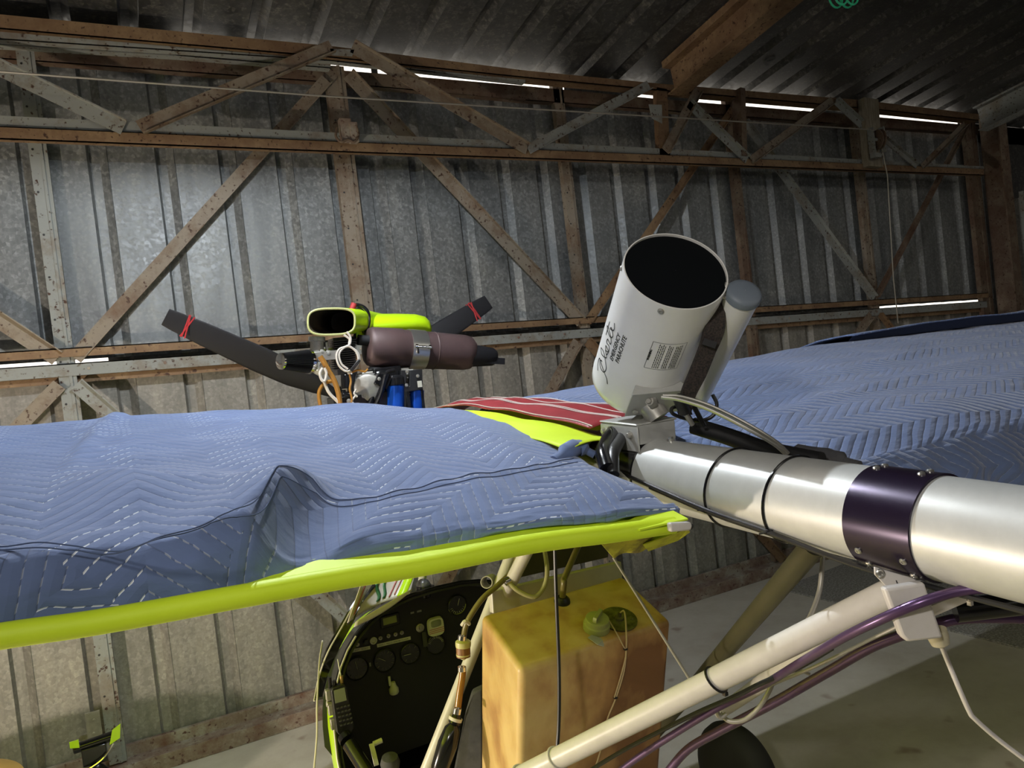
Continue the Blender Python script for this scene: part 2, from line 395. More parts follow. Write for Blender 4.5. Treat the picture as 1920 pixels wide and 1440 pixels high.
#BODY
# ================================================================ the hangar
WY = 4.80
ribs_x = [k*.7742 for k in (-2.68, -2.25, -1.82, -1.39, -.96, -.525, -.093, .361, .809, 1.246, 1.668, 2.02, 2.38, 2.812, 3.244, 3.659, 4.097, 4.503, 4.942, 5.335, 5.775, 6.19, 6.619, 7.031, 7.463, 7.895, 8.33, 8.76, 9.167, 9.61, 10.063, 10.46)]
def sheet_profile(xs, x0, x1, depth=.036):
    pr = [(x0, 0)]
    for x in xs:
        pr += [(x-.010, 0), (x+.004, depth), (x+.052, depth), (x+.088, 0), (x+.092, -.004), (x+.096, 0)]
    return pr + [(x1, 0)]
def wall_sheet(z0, z1, xs, x0, x1, y):
    pr = sheet_profile(xs, x0, x1)
    vs, fs = [], []
    for i, (x, d) in enumerate(pr):
        for z in (z0, z1):
            vs.append(V((x, y+d, z(x) if callable(z) else z)))
        if i: n = 2*i; fs.append((n-2, n, n+1, n-1))
    return vs, fs
X0, X1 = -2.6, 8.30
xs_low = [x for x in ribs_x]
GZ0, GZ1 = 2.345, 2.147                 # the girt drops a little to the right
def gz(x): return GZ0 + (GZ1-GZ0)*(x+.6)/8.44
up_ = wall_sheet(lambda x: gz(x)-.005, lambda x: 4.09-.022*(x+.5) , ribs_x, X0, X1, WY)
struct('wall_back', up_, MAT['wall'], smooth=0)
struct('wall_back', wall_sheet(0, lambda x: gz(x)-.022, xs_low, X0, X1, WY+.012), MAT['wall_low'], smooth=0)
# strip that closes the joint between the two sheets except at both ends
pa, pb = at(205, 690, y=4.83).x, at(1645, 575, y=4.83).x
struct('trim_1', plate([(pa, 4.85, gz(pa)-.09), (pb, 4.85, gz(pb)-.09), (pb, 4.85, gz(pb)+.09), (pa, 4.85, gz(pa)+.09)], .004), MAT['roof'])
# floor: poured slab, darker apron beyond the joint
struct('floor', box((3, -.2, -.05), (16, 10.6, .1)), MAT['concrete'], smooth=0)
j = [at(1462, 1103, z=.004), at(1596, 1137, z=.004), at(1920, 1232, z=.004), at(1920, 1040, z=.004), at(1560, 1040, z=.004)]
struct('trim_2', plate([at(1462, 1103, z=.012), at(1920, 1215, z=.012), at(1935, 1060, z=.012), at(1600, 1050, z=.012)], .016), MAT['rough_concrete'], smooth=0)
struct('wall_left', box((X0-.03, 0, 2.2), (.04, 11, 4.9)), MAT['wall_low'])
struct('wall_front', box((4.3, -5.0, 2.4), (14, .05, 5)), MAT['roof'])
# roof: rises towards the viewer, ribs run up the slope
RS = .14; RY0 = 4.62
def rz(x, y): return 4.21-.02*(x+.4)*.9 + (RY0-y)*RS
def roof_sheet():
    pr = []; xs = []; x = X0
    eave_px = [94, 225, 346, 467, 572, 668, 765, 855, 935, 1012, 1086, 1154, 1222, 1290, 1344, 1400, 1452, 1503, 1553, 1597, 1640, 1680, 1722, 1762, 1800]
    for p in eave_px: xs.append(at(p, 15+.105*p, y=RY0).x)
    x = xs[0]; 
    while x > X0+.4: x -= .36; xs.insert(0, x)
    while xs[-1] < 11.2: xs.append(xs[-1]+.36)
    pr = sheet_profile(xs, X0, 11.6, .035)
    vs, fs = [], []
    for i, (x, d) in enumerate(pr):
        for y in (4.83, -5): vs.append(V((x, y, rz(x, y)+d)))
        if i: n = 2*i; fs.append((n-2, n-1, n+1, n))
    return vs, fs
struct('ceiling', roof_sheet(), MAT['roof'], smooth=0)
# right side: low sheet wall, open above it to the dark neighbouring bay
struct('wall_right', M(box((8.42, 2.2, 1.57), (.03, 5.1, 3.15)), *[box((8.395, y, 1.57), (.03, .05, 3.14)) for y in (4.4, 4.0, 3.6, 3.2, 2.8, 2.4)]), MAT['wall_low'], smooth=0)
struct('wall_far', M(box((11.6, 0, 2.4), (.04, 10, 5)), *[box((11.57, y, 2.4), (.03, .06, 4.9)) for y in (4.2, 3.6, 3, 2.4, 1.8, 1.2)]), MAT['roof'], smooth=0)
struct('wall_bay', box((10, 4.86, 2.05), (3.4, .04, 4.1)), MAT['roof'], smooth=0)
# sill channel along the foot of the wall
struct('baseboard_back', M(box((2.85, 4.725, .045), (10.9, .13, .09)), box((2.85, 4.78, .12), (10.9, .03, .07))), MAT['sill'], smooth=0, bev=.004)

# ---- wall framing
wf = thing('wall_frame', 'rust-freckled angle-iron frame of posts, girts and diagonal braces on the galvanised back wall', 'wall framing', (3, 4.7, 0))
def WP(px, py, y=4.72): return at(px, py, y=y)
def member(name, a, b, w, d, mat, y=4.72, par=None, flip=1, label=None, back=1, t=.006):
    return mk(name, angle(WP(*a, y), WP(*b, y), w, d, t, flip=flip, back=back), MAT[mat], par or wf, smooth=0, label=label)
def post(x, z0, z1, w, mat, y=4.70, extra=0):
    """hat-shaped post, vertical"""
    poly = [(-w/2, .05), (-w/2, .0), (-w/2+.006, 0), (w/2, 0), (w/2, .05), (w/2-.006, .05), (w/2-.006, .006), (-w/2+.006, .006), (-w/2+.006, .05)]
    vs = []
    for z in (z0, z1):
        for a, b in poly: vs.append(V((x+a, y+b, z)))
    n = len(poly)
    return vs, [(i, (i+1) % n, n+(i+1) % n, n+i) for i in range(n)] + [tuple(range(n))[::-1], tuple(range(n, 2*n))]
GA, GB = WP(0, 690), WP(1832, 563)
def gpost(px, py, w, z0=.1, z1=4.05, mat='steel', name='wall_post', label=None, lip=True):
    x = WP(px, py, 4.70).x
    g = [post(x, z0, z1, w, mat)]
    if lip: g.append(box((x+w*.18, 4.696, (z0+z1)/2), (w*.16, .006, z1-z0)))
    holes = M(*[lathe((x-w*.28, 4.6985, z), (0, -1, 0), [(0, .006), (.001, .006)], 10) for z in [z0+.15+.23*i for i in range(int((z1-z0)/.23))]])
    o = mk(name, M(*g), MAT[mat], wf, smooth=0, label=label)
    mk('bolt_holes', holes, MAT['ink'], o, smooth=0)
    return o
gpost(97, 480, .085, mat='steel_grey')
gpost(660, 400, .125, mat='steel')
gpost(1073, 400, .085, mat='steel')
gpost(1392, 420, .085, mat='steel_rust')
gpost(1627, 430, .10, mat='steel')
gpost(1838, 420, .18, mat='steel_rust', label='wide rusty corner post')
# girts with the slit of daylight between them
def girt(zt, zb, y, d, mat, label=None):
    a, b = GA.copy(), GB.copy(); a.y = b.y = y
    g = lambda x, o: V((x, y, gz(x)+o))
    pts = [(X0, zt, zb), (7.98, zt, zb)]
    vs = [V((X0, y, gz(X0)+zb)), V((7.98, y, gz(7.98)+zb)), V((7.98, y, gz(7.98)+zt)), V((X0, y, gz(X0)+zt))]
    flange_top = [V((X0, y, gz(X0)+zt)), V((7.98, y, gz(7.98)+zt)), V((7.98, y+d, gz(7.98)+zt)), V((X0, y+d, gz(X0)+zt))]
    return mk('girt', M(plate(vs, .006), plate(flange_top, .006)), MAT[mat], wf, smooth=0, label=label)
girt(.052, .004, 4.665, .08, 'steel_brown', 'brown upper girt')
girt(-.030, -.098, 4.69, .10, 'steel_grey', 'pale grey lower girt')
mk('girt', M(plate([(X0, 4.735, gz(X0)-.098), (7.98, 4.735, gz(7.98)-.098), (7.98, 4.735, gz(7.98)-.135), (X0, 4.735, gz(X0)-.135)], .006)), MAT['steel_brown'], wf, smooth=0)
# diagonal braces
for a, b, w_, m_, fl in [((140, 672), (612, 150), .075, 'steel', 1), ((652, 140), (1088, 604), .085, 'steel', -1), ((1100, 604), (1372, 205), .055, 'steel_brown', 1),
        ((1395, 230), (1638, 560), .075, 'steel_grey', -1), ((1642, 555), (1812, 232), .045, 'steel_rust', 1), ((-560, 235), (108, 672), .085, 'steel', -1),
        ((112, 722), (-220, 1060), .075, 'steel', 1), ((143, 720), (657, 1166), .08, 'steel_grey', -1), ((1082, 640), (800, 1150), .075, 'steel', 1),
        ((1100, 640), (1468, 1052), .07, 'steel_brown', -1), ((1632, 590), (1480, 800), .07, 'steel', 1), ((1648, 590), (1800, 780), .05, 'steel_brown', -1)]:
    member('diagonal_brace', a, b, w_, .035, m_, 4.68, flip=fl, back=-1)
many('girt_bolt', [rivet((x, 4.688, gz(x)-.062), (0, -1, 0), .009) for x in [-.2+.38*i for i in range(22)]], MAT['sill'], wf, smooth=0)
# wall plate under the eave
def strip(name, pxs, y, th, mat, par, label=None, d=.06):
    """long member through photograph points (x, top, bottom) standing on plane y"""
    g = []
    (xa, ta, ba), (xb, tb, bb) = pxs[0], pxs[1]; k = (-900-xa)/(xb-xa)
    pxs = [(-900, ta+(tb-ta)*k, ba+(bb-ba)*k)]+pxs           # runs on past the left edge of the view
    for (xa, ta, ba), (xb, tb, bb) in zip(pxs[:-1], pxs[1:]):
        g.append(plate([at(xa, ba, y=y), at(xb, bb, y=y), at(xb, tb, y=y), at(xa, ta, y=y)], th))
        p, q = at(xa, ba, y=y), at(xb, bb, y=y)
        g.append(plate([p, q, q+V((0, d, 0)), p+V((0, d, 0))], -th))
    return mk(name, M(*g), MAT[mat], par, smooth=0, label=label)
strip('wall_plate', [(-30, 84, 108), (620, 130, 155), (985, 161, 188), (1240, 186, 207), (1560, 212, 232), (1835, 236, 252)], 4.70, .006, 'steel_rust', wf, 'rusty top plate of the wall')
strip('flashing', [(-30, 60, 82), (330, 84, 104), (620, 113, 128)], 4.62, .006, 'steel_grey', wf)
# daylight shows only where the closing strips are missing
def closure(xa, xb):
    a, b = [at(x, .105*x+60, y=4.80).x for x in (xa, xb)]
    return plate([(a, 4.84, 3.82), (b, 4.84, 3.82), (b, 4.84, rz(b, 4.83)-.002), (a, 4.84, rz(a, 4.83)-.002)], .004)
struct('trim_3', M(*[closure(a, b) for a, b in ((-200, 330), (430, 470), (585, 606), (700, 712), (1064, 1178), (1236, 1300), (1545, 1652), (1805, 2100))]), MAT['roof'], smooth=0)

# ---- truss standing in front of the wall
tr = thing('wall_truss', 'weathered angle-iron truss with zigzag web members running along the back wall under the eave', 'roof truss', (3.5, 4.5, 3.4))
TY = 4.50
strip('top_chord', [(-30, 24, 52), (620, 86, 108), (985, 132, 146), (1240, 157, 170), (1620, 188, 203), (1835, 214, 226)], TY, .008, 'steel_brown', tr, d=.10)
strip('top_chord', [(-30, 53, 72), (620, 104, 114), (985, 143, 155)], TY+.03, .006, 'steel_grey', tr, d=.05)
bc = [(-30, 215, 238), (655, 250, 268), (1275, 280, 293), (1845, 312, 318)]
strip('bottom_chord', bc, TY, .008, 'steel_grey', tr, 'grey upright leg of the bottom chord', d=.02)
strip('bottom_chord', [(x, b-1, b+(22 - .006*x)) for x, t, b in bc], TY-.02, .008, 'steel_brown', tr, 'orange-brown lower leg of the bottom chord', d=.04)
for a, b, w_, m_, fl in [((-160, 52), (232, 240), .08, 'steel_grey', -1), ((262, 240), (622, 88), .08, 'steel', 1), ((660, 88), (988, 280), .08, 'steel', -1),
        ((990, 280), (1216, 160), .07, 'steel_grey', 1), ((1290, 195), (1400, 300), .07, 'steel_grey', -1), ((1247, 283), (1308, 168), .07, 'steel', 1),
        ((1408, 300), (1560, 188), .065, 'steel', 1), ((1566, 190), (1625, 245), .07, 'steel_grey', -1), ((1655, 260), (1718, 312), .05, 'steel_grey', -1), ((1728, 312), (1808, 232), .05, 'steel', 1)]:
    member('web_member', a, b, w_, .035, m_, TY-.03, tr, flip=fl, back=-1)
mk('web_post', prism([(-.05, 0), (.05, 0), (.05, .05), (-.05, .05)], at(1389, 170, y=TY), at(1393, 296, y=TY)), MAT['steel_rust'], tr, smooth=0)
mk('web_post', prism([(-.05, 0), (.05, 0), (.05, .05), (-.05, .05)], at(1241, 165, y=TY), at(1247, 292, y=TY)), MAT['steel_brown'], tr, smooth=0)
mk('gusset_plate', plate([at(1216, 196, y=TY-.03), at(1240, 197, y=TY-.03), at(1241, 232, y=TY-.03), at(1222, 222, y=TY-.03)], .006), MAT['steel_grey'], tr)
mk('gusset_plate', plate([at(618, 92, y=TY-.03), at(664, 94, y=TY-.03), at(660, 106, y=TY-.03), at(622, 104, y=TY-.03)], .006), MAT['steel_grey'], tr)

# rafters (roof beams) running towards the viewer
def rafter(pa, pb, w_, h, name, label, mat='steel_brown'):
    a = pa; b = pb
    r = thing(name, label, 'roof beam', a)
    mk('web_plate', prism([(-.006, -h), (.006, -h), (.006, 0), (-.006, 0)], a, b), MAT[mat], r, smooth=0)
    mk('lower_flange', prism([(-w_/2, -h-.01), (w_/2, -h-.01), (w_/2, -h), (-w_/2, -h)], a, b), MAT[mat], r, smooth=0)
    mk('upper_flange', prism([(-w_/2, 0), (w_/2, 0), (w_/2, .05), (-w_/2, .05)], a, b), MAT[mat], r, smooth=0)
    return r
ra = at(1262, 165, y=4.42); ra.z = rz(ra.x, 4.42)-.06
rb = V((ra.x-.02, -4.9, rz(ra.x, -4.9)-.06))
rafter(ra, rb, .16, .20, 'roof_beam', 'broad rusty roof beam crossing the ceiling to the right of centre')
ca = at(1835, 225, y=4.55); ca.z = rz(ca.x, 4.55)-.02
rafter(ca, V((ca.x, -4.9, rz(ca.x, -4.9)-.02)), .16, .22, 'roof_beam', 'pale roof beam over the right side wall, at the far right of the ceiling', 'steel_grey')
# corner column
cc = thing('corner_column', 'dark rusty steel column standing in the right-hand corner of the hangar', 'column', (8.2, 4.6, 0))
mk('column_web', box((8.27, 4.62, 2.05), (.02, .26, 4.1)), MAT['steel_rust'], cc, smooth=0)
mk('column_flange', box((8.20, 4.49, 2.05), (.14, .012, 4.1)), MAT['steel_rust'], cc, smooth=0)
mk('cleat', box((8.02, 4.60, at(1840, 600, y=4.6).z), (.34, .06, .07)), MAT['steel_brown'], cc, smooth=0)
struct('trim_4', box((8.40, 4.47, 1.6), (.05, .04, 3.2)), MAT['steel_grey'])

# wooden post with pulley
wp = thing('timber_block', 'short weathered timber post bolted to the truss and carrying a rusty pulley', 'timber post', at(1640, 310, y=4.40))
mk('post_board', prism([(-.095, 0), (.095, 0), (.095, .07), (-.095, .07)], at(1634, 184, y=4.42), at(1643, 312, y=4.42)), MAT['plank'], wp, smooth=0, bev=.004)
pc = at(1647, 262, y=4.34)
mk('pulley_wheel', lathe(pc+V((-.02, 0, 0)), (1, -.35, 0), [(0, .085), (.008, .085), (.014, .06), (.022, .06), (.028, .085), (.036, .085)], 28), MAT['steel_rust'], wp)
mk('pulley_bracket', M(box(pc+V((.05, 0, 0)), (.012, .06, .22)), box(pc+V((-.05, .03, .0)), (.012, .06, .22)), cyl(pc+V((-.06, 0, 0)), pc+V((.07, 0, 0)), .014), box(pc+V((0, .03, -.13)), (.11, .05, .04))), MAT['steel_grey'], wp, smooth=30)
cb = tube([at(-900, 68, y=4.28), at(-60, 130, y=4.28), at(620, 181, y=4.28), at(1240, 219, y=4.28), pc+V((-.02, 0, .085))], .0055, 6)
tag(mk('steel_cable', cb, MAT['wireg']), 'long thin cable strung level in front of the truss', 'cable')
tag(mk('hanging_cable', tube([pc+V((.03, -.0, -.03)), at(1664, 330, y=4.36), at(1675, 520, y=4.5), at(1684, 606, y=4.55)], .005, 6), MAT['wireg']), 'thin cable hanging down the wall from the rusty pulley', 'cable')
# telephone-like wire clipped to the wall in the upper part is only the cable's shadow
# cluster on the main column
hc = thing('door_latch', 'small rusty latch mechanism hanging on the main wall post at the truss', 'latch', at(655, 265, y=4.44))
mk('latch_body', M(box(at(648, 245, y=4.46), (.07, .05, .14)), box(at(662, 250, y=4.46), (.05, .07, .12))), MAT['sill'], hc, bev=.004)
mk('latch_spring', tube([at(632, 240, y=4.43), at(630, 256, y=4.42), at(640, 266, y=4.42), at(652, 262, y=4.42), at(664, 266, y=4.42), at(672, 252, y=4.42), at(668, 236, y=4.43)], .008, 8, sm=5), MAT['steel_rust'], hc)
# green coil hanging from the ceiling at the top edge
gx = at(1570, 4, y=3.9)
gl = []
for k in range(2):
    c = at(1560+20*k, 3, y=3.1)
    gl.append(tube([c+V((.045*math.cos(a), -.006*a, .05*math.sin(a))) for a in [2*PI*i/18 for i in range(40)]], .006, 8))
tag(mk('green_cord_coil', M(*gl, cyl(at(1578, -2, y=3.1), at(1580, -2, y=3.1)+V((0, 0, .30)), .004, 8)), MAT['glowgreen']), 'bright green coiled cord hanging below the ceiling at the top edge', 'cord')
# chalk-dark marks on the roof sheet
def roofmark(g, px, py):
    # solve the roof plane
    d = FW + (px-960)/F_PX*RT - (py-720)/F_PX*UP
    t = 1.0
    for _ in range(40):
        p = CAM+d*t; t += (rz(p.x, p.y)-.004-p.z)/(d.z+RS*d.y)
    p = CAM+d*t
    return place(g, p, V((.93, -.36, .05)), V((.36, .93, -.13)))
struct('ceiling', M(roofmark(textgeo('6', .20), 1437, 108), roofmark(textgeo('h', .20), 1492, 100)), MAT['ink'], smooth=0)
# clutter at the foot of the wall, lower left
ck = thing('trailer_coupler', 'small black mechanism with yellow-green tabs lying by the foot of the grey wall post', 'mechanism', at(180, 1430, y=4.4))
kc = at(178, 1412, y=4.4)
mk('coupler_body', M(box(kc, (.11, .07, .09)), cyl(kc+V((-.09, 0, .05)), kc+V((.09, 0, .06)), .025), lathe(kc+V((0, -.03, -.09)), (0, -1, 0), [(0, .05), (.02, .055), (.04, .03)], 20)), MAT['blackgl'], ck, bev=.004)
mk('tab', plate([kc+V((.07, -.03, .03)), kc+V((.12, -.03, .05)), kc+V((.13, -.03, .12)), kc+V((.09, -.03, .10))], .008), MAT['yellowgl'], ck)
mk('tab', plate([kc+V((-.10, -.03, .07)), kc+V((-.06, -.03, .06)), kc+V((-.06, -.03, .10)), kc+V((-.10, -.03, .10))], .008), MAT['yellowgl'], ck)
mk('wire', tube([kc+V((-.12, -.04, -.03)), kc+V((-.06, -.06, -.05)), kc+V((.03, -.06, -.02)), kc+V((.09, -.05, .04))], .004, 6, sm=4), MAT['chrome'], ck)
mk('foot', M(box((kc.x, kc.y, (kc.z-.1)/2), (.10, .10, max(kc.z-.1, .02)))), MAT['black'], ck)
tag(mk('mounting_plate', M(box(at(176, 1362, y=4.68), (.07, .01, .16)), *[rivet(at(176, y_, y=4.672), (0, -1, 0), .007) for y_ in (1350, 1375)]), MAT['zinc']), 'small grey bolted plate on the wall beside the grey wall post', 'plate')
dr = at(10, 1456, y=3.6)
tag(mk('ochre_drum', lathe((dr.x-.30, 3.6, 0), (0, 0, 1), [(0, .36), (.02, .38), (dr.z-.06, .38), (dr.z-.02, .36), (dr.z, .30), (dr.z, .02)], 48), MAT['drum']), 'ochre rounded drum poking in at the bottom left corner', 'drum')

# hooded lamp over the wing (its shade keeps the upper wall out of the light)
hl = thing('pendant_lamp', 'hooded metal pendant lamp hanging from the ceiling above the left wing', 'lamp', LAMP+V((0, 0, -.01)))
mk('lamp_shade', lathe(LAMP+V((0, 0, -.010)), (0, 0, 1), [(0, .20), (.04, .16), (.09, .08), (.13, .05), (.13, .045), (.085, .075), (.037, .155), (0, .195)], 48, closed=True), MAT['white'], hl)
mk('lamp_holder', lathe(LAMP+V((0, 0, .05)), (0, 0, 1), [(0, .015), (.01, .03), (.10, .045), (.14, .02)], 24), MAT['black'], hl)
mk('lamp_flex', cyl(LAMP+V((0, 0, .18)), V((LAMP.x, LAMP.y, rz(LAMP.x, LAMP.y))), .004, 8), MAT['black'], hl)
# ================================================================ the ultralight aeroplane
ap = thing('ultralight_aeroplane', 'fluorescent yellow ultralight aeroplane with aluminium tail boom, black propeller and white parachute canister', 'aeroplane', (.935, 1.6, 0))
BX = .935
def bz(y): return 1.7035+.0475*y
def BP(y, ang=0, r=0):
    """point on/around the boom: ang measured from the top towards +x"""
    return V((BX+r*math.sin(ang), y, bz(y)+r*math.cos(ang)))
BD = V((0, 1, .0475)).normalized()
R_B = .070
# --- boom
boom = mk('tail_boom', pipe(BP(-2.4), BP(1.235), R_B, .003, 64), MAT['alu'], ap, label='brushed aluminium tail boom')
mk('inner_sleeve', lathe(BP(1.19), BD, [(0, .0665), (.20, .0665)], 64), MAT['alu2'], boom, label='darker polished sleeve at the front of the boom')
mk('front_sleeve', M(pipe(BP(1.42), BP(1.60), .0695, .003, 64), *[rivet(BP(y, a, .0695), BP(0, a, 1)-BP(0), .005) for y, a in ((1.45, -.5), (1.45, .1), (1.53, -.5), (1.45, -1.1))]), MAT['bracket'], boom, label='riveted plate sleeve in front of the canister saddle')
mk('root_tube', lathe(BP(1.36), BD, [(0, .060), (1.6, .060)], 40), MAT['black'], boom)
ys0, ys1 = .735, .635
mk('splice_collar', M(pipe(BP(ys1), BP(ys0), R_B+.0035, .004, 64)), MAT['anod'], boom, label='dark purple anodised collar')
col_r = [rivet(BP(y, a, R_B+.0035), BP(0, a, 1)-BP(0), .0052) for y in (ys0-.016, ys1+.016) for a in (-2.05, -2.45, .1, -.15, 2.2)]
many('collar_rivet', col_r, MAT['steelbr'], boom)
def tie(y, name='cable_tie', r=R_B, lean=0, kn=-2.2, mat='blackgl'):
    pts = [BP(y+lean*math.cos(a), a, r+.0015) for a in [2*PI*i/48 for i in range(48)]]
    g = M(tube(pts, .0024, 6, closed=True), box(BP(y, kn, r+.005), (.009, .008, .007)), cyl(BP(y, kn, r+.005), BP(y+.005, kn+.1, r+.02), .0015, 6))
    return mk(name, g, MAT[mat], boom)
tie(1.02, lean=-.012, kn=-1.95); tie(.885, lean=-.01, kn=-2.15)
mk('edge_ring', tube([BP(1.236, a, R_B+.0005) for a in [2*PI*i/64 for i in range(64)]], .0018, 6, closed=True), MAT['blackgl'], boom)
# black cable running along the lower side of the boom
run = [(1.42, -1.15, .073), (1.30, -1.38, .074), (1.18, -1.6, .075), (1.02, -1.93, .076), (.885, -2.14, .076), (.76, -2.42, .080), (.66, -2.62, .080), (.45, -2.8, .078), (.1, -2.9, .078), (-.6, -2.9, .078), (-2, -2.9, .078)]
mk('control_cable', tube([BP(y, a, r) for y, a, r in run], .0040, 8, sm=4), MAT['black'], boom)
mk('control_cable', tube([BP(y-.01, a-.07, r+.001) for y, a, r in run[2:7]], .0030, 8, sm=4), MAT['blackgl'], boom)
mk('top_bolt', M(bolt(BP(1.19, .05, .071), (0, 0, 1), .006, .006), cyl(BP(1.19, .05, .069), BP(1.19, .05, .074), .009, 16)), MAT['steelbr'], boom)

# --- canister saddle block
sad = V((BX, 1.29, bz(1.29)+.085))
sb = mk('saddle_block', M(box(sad+V((0, .0, .0)), (.096, .125, .040), (1, 0, 0), (0, -.0475, 1)),
    box(sad+V((-.049, .0, -.008)), (.004, .132, .052), (1, 0, 0), (0, -.0475, 1)), box(sad+V((0.0, .0, .0215)), (.104, .132, .004), (1, 0, 0), (0, -.0475, 1))), MAT['bracket'], ap, bev=.002, label='folded bare-metal saddle block')
many('saddle_bolt', [bolt(sad+V((-.051, y, z)), (-1, 0, 0), .0058, .007) for y, z in ((.050, .004), (.032, .006), (-.042, -.002))], MAT['zinc'], sb)
mk('pipe_post', M(lathe(sad+V((.012, -.01, .022)), (0, 0, 1), [(0, .030), (.006, .022), (.010, .0145), (.07, .0140)], 28)), MAT['zinc'], sb)

# --- emergency parachute canister
d_m = at(1268, 505, y=1.0); 
def atd(px, py, dep):
    d = FW + (px-960)/F_PX*RT - (py-720)/F_PX*UP
    return CAM + d*dep
C_TOP = atd(1267, 506, 1.355); C_BOT = atd(1191, 716, 1.63)
CA = (C_TOP-C_BOT).normalized(); CL = (C_TOP-C_BOT).length; CR = .0965
_, CS, CU = frame(CA, (0, 0, 1))
can = mk('parachute_canister', lathe(C_BOT, CA, [(0, .0005), (0, CR*.86), (.004, CR*.955), (.010, CR*1.0), (.030, CR*1.012), (.0315, CR), (CL-.003, CR), (CL, CR*.995), (CL, CR*.972), (CL-.02, CR*.97)], 96, caps=False), MAT['white'], ap, smooth=50, label='white parachute canister tube')
mk('mouth_cover', lathe(C_BOT+CA*(CL-.005), CA, [(-.01, CR*.968), (0, CR*.97), (.002, CR*.9), (.004, .0005)], 64, caps=False), MAT['canin'], can, label='matt black cover in the canister mouth')
def canpt(ang, h, r=CR): return C_BOT + CA*h + (CS*math.cos(ang)+CU*math.sin(ang))*r
def ang_of(px, py):
    """angle & height on the canister surface under a photograph point (front side)"""
    d = (FW + (px-960)/F_PX*RT - (py-720)/F_PX*UP).normalized(); o = CAM-C_BOT
    dp = d-CA*d.dot(CA); op = o-CA*o.dot(CA)
    a, b, c = dp.dot(dp), 2*dp.dot(op), op.dot(op)-CR*CR
    disc = max(b*b-4*a*c, 0); t = (-b-math.sqrt(disc))/(2*a); p = o+d*t
    return math.atan2(p.dot(CU), p.dot(CS)), p.dot(CA)
def on_can(g, px, py, hdir=1, off=.0006, tilt=0):
    """flat geometry wrapped on the canister; text x axis runs up along the tube"""
    a0, h0 = ang_of(px, py)
    vs = []
    ct, st = math.cos(tilt), math.sin(tilt)
    for p in g[0]:
        x, y = p[0]*ct-p[1]*st, p[0]*st+p[1]*ct
        vs.append(canpt(a0 + SGN*y/CR*1.0, h0 + x*hdir, CR+off+p[2]))
    return vs, g[1]
a1, _h = ang_of(1180, 600); a2, _h = ang_of(1280, 640)
SGN = -1 if ((a2-a1+PI) % (2*PI)-PI) > 0 else 1          # text 'up' points to the left in the photo
mk('lettering', M(on_can(textgeo('EMERGENCY', .0140), 1149, 678), on_can(textgeo('PARACHUTE', .0140), 1160, 682)), MAT['ink'], can, smooth=0, label='black words EMERGENCY PARACHUTE')
# flowing signature written up the tube
sig = [[(.012, .010), (.004, .018), (-.006, .010), (-.004, -.004), (.010, -.008), (.024, .000), (.034, .014), (.026, .030), (.022, .018), (.034, .000), (.044, .010), (.040, .002), (.052, .000), (.054, .012), (.046, .008), (.052, -.001), (.064, .002), (.062, .013), (.072, .012), (.072, 0), (.084, .003), (.092, .020), (.086, .030), (.084, .008), (.094, 0), (.104, .010), (.098, .014), (.108, .002), (.122, .006)],
       [(-.024, .016), (-.010, .024), (.006, .020), (-.006, -.012), (-.020, -.022)], [(.070, .024), (.106, .024)]]
def stroke(pts, w=.0013):
    ps = [p.to_2d() for p in cat([(a, b, 0) for a, b in pts], 8)]
    vs, fs = [], []
    for i, p in enumerate(ps):
        t = (ps[min(i+1, len(ps)-1)]-ps[max(i-1, 0)]).normalized(); n_ = V((-t.y, t.x))
        vs += [V((*(p+n_*w), 0)), V((*(p-n_*w), 0))]
        if i: k = 2*i; fs.append((k-2, k-1, k+1, k))
    return vs, fs
mk('signature', M(*[on_can(stroke([(a*1.12, b*1.1) for a, b in s_]), 1131, 692) for s_ in sig]), MAT['ink'], can, smooth=0, label='flowing black script logo')
lab = []
def rect(x0, y0, x1, y1): return [V((x0, y0, 0)), V((x1, y0, 0)), V((x1, y1, 0)), V((x0, y1, 0))], [(0, 1, 2, 3)]
def rectn(x0, y0, x1, y1, n=8):
    return M(*[rect(x0, y0+(y1-y0)*i/n, x1, y0+(y1-y0)*(i+1)/n) for i in range(n)])
W_, H_ = .078, .066
lab += [rectn(0, 0, .0007, -H_, 16), rectn(W_-.0007, 0, W_, -H_, 16), rect(0, 0, W_, -.0007), rect(0, -H_+.0007, W_, -H_)]
rl = random.Random(3)
for i in range(13):
    x = .004; y = -.014-.0036*i
    if i in (4, 8): continue
    while x < W_-.008:
        L_ = rl.uniform(.003, .008); lab.append(rect(x, y, min(x+L_, W_-.004), y-.0014)); x += L_+.0016
mk('warning_label', M(*[on_can(g, 1207, 688) for g in lab], on_can(textgeo('WARNING', .0065), 1216, 675)), MAT['ink'], can, smooth=0, label='small-print WARNING label')
many('mouth_screw', [rivet(canpt(*ang_of(1239, 583)), canpt(ang_of(1239, 583)[0], 0, 1)-C_BOT, .006), rivet(canpt(ang_of(1175, 470)[0], CL-.012), canpt(ang_of(1175, 470)[0], 0, 1)-C_BOT, .005)], MAT['zinc'], can)
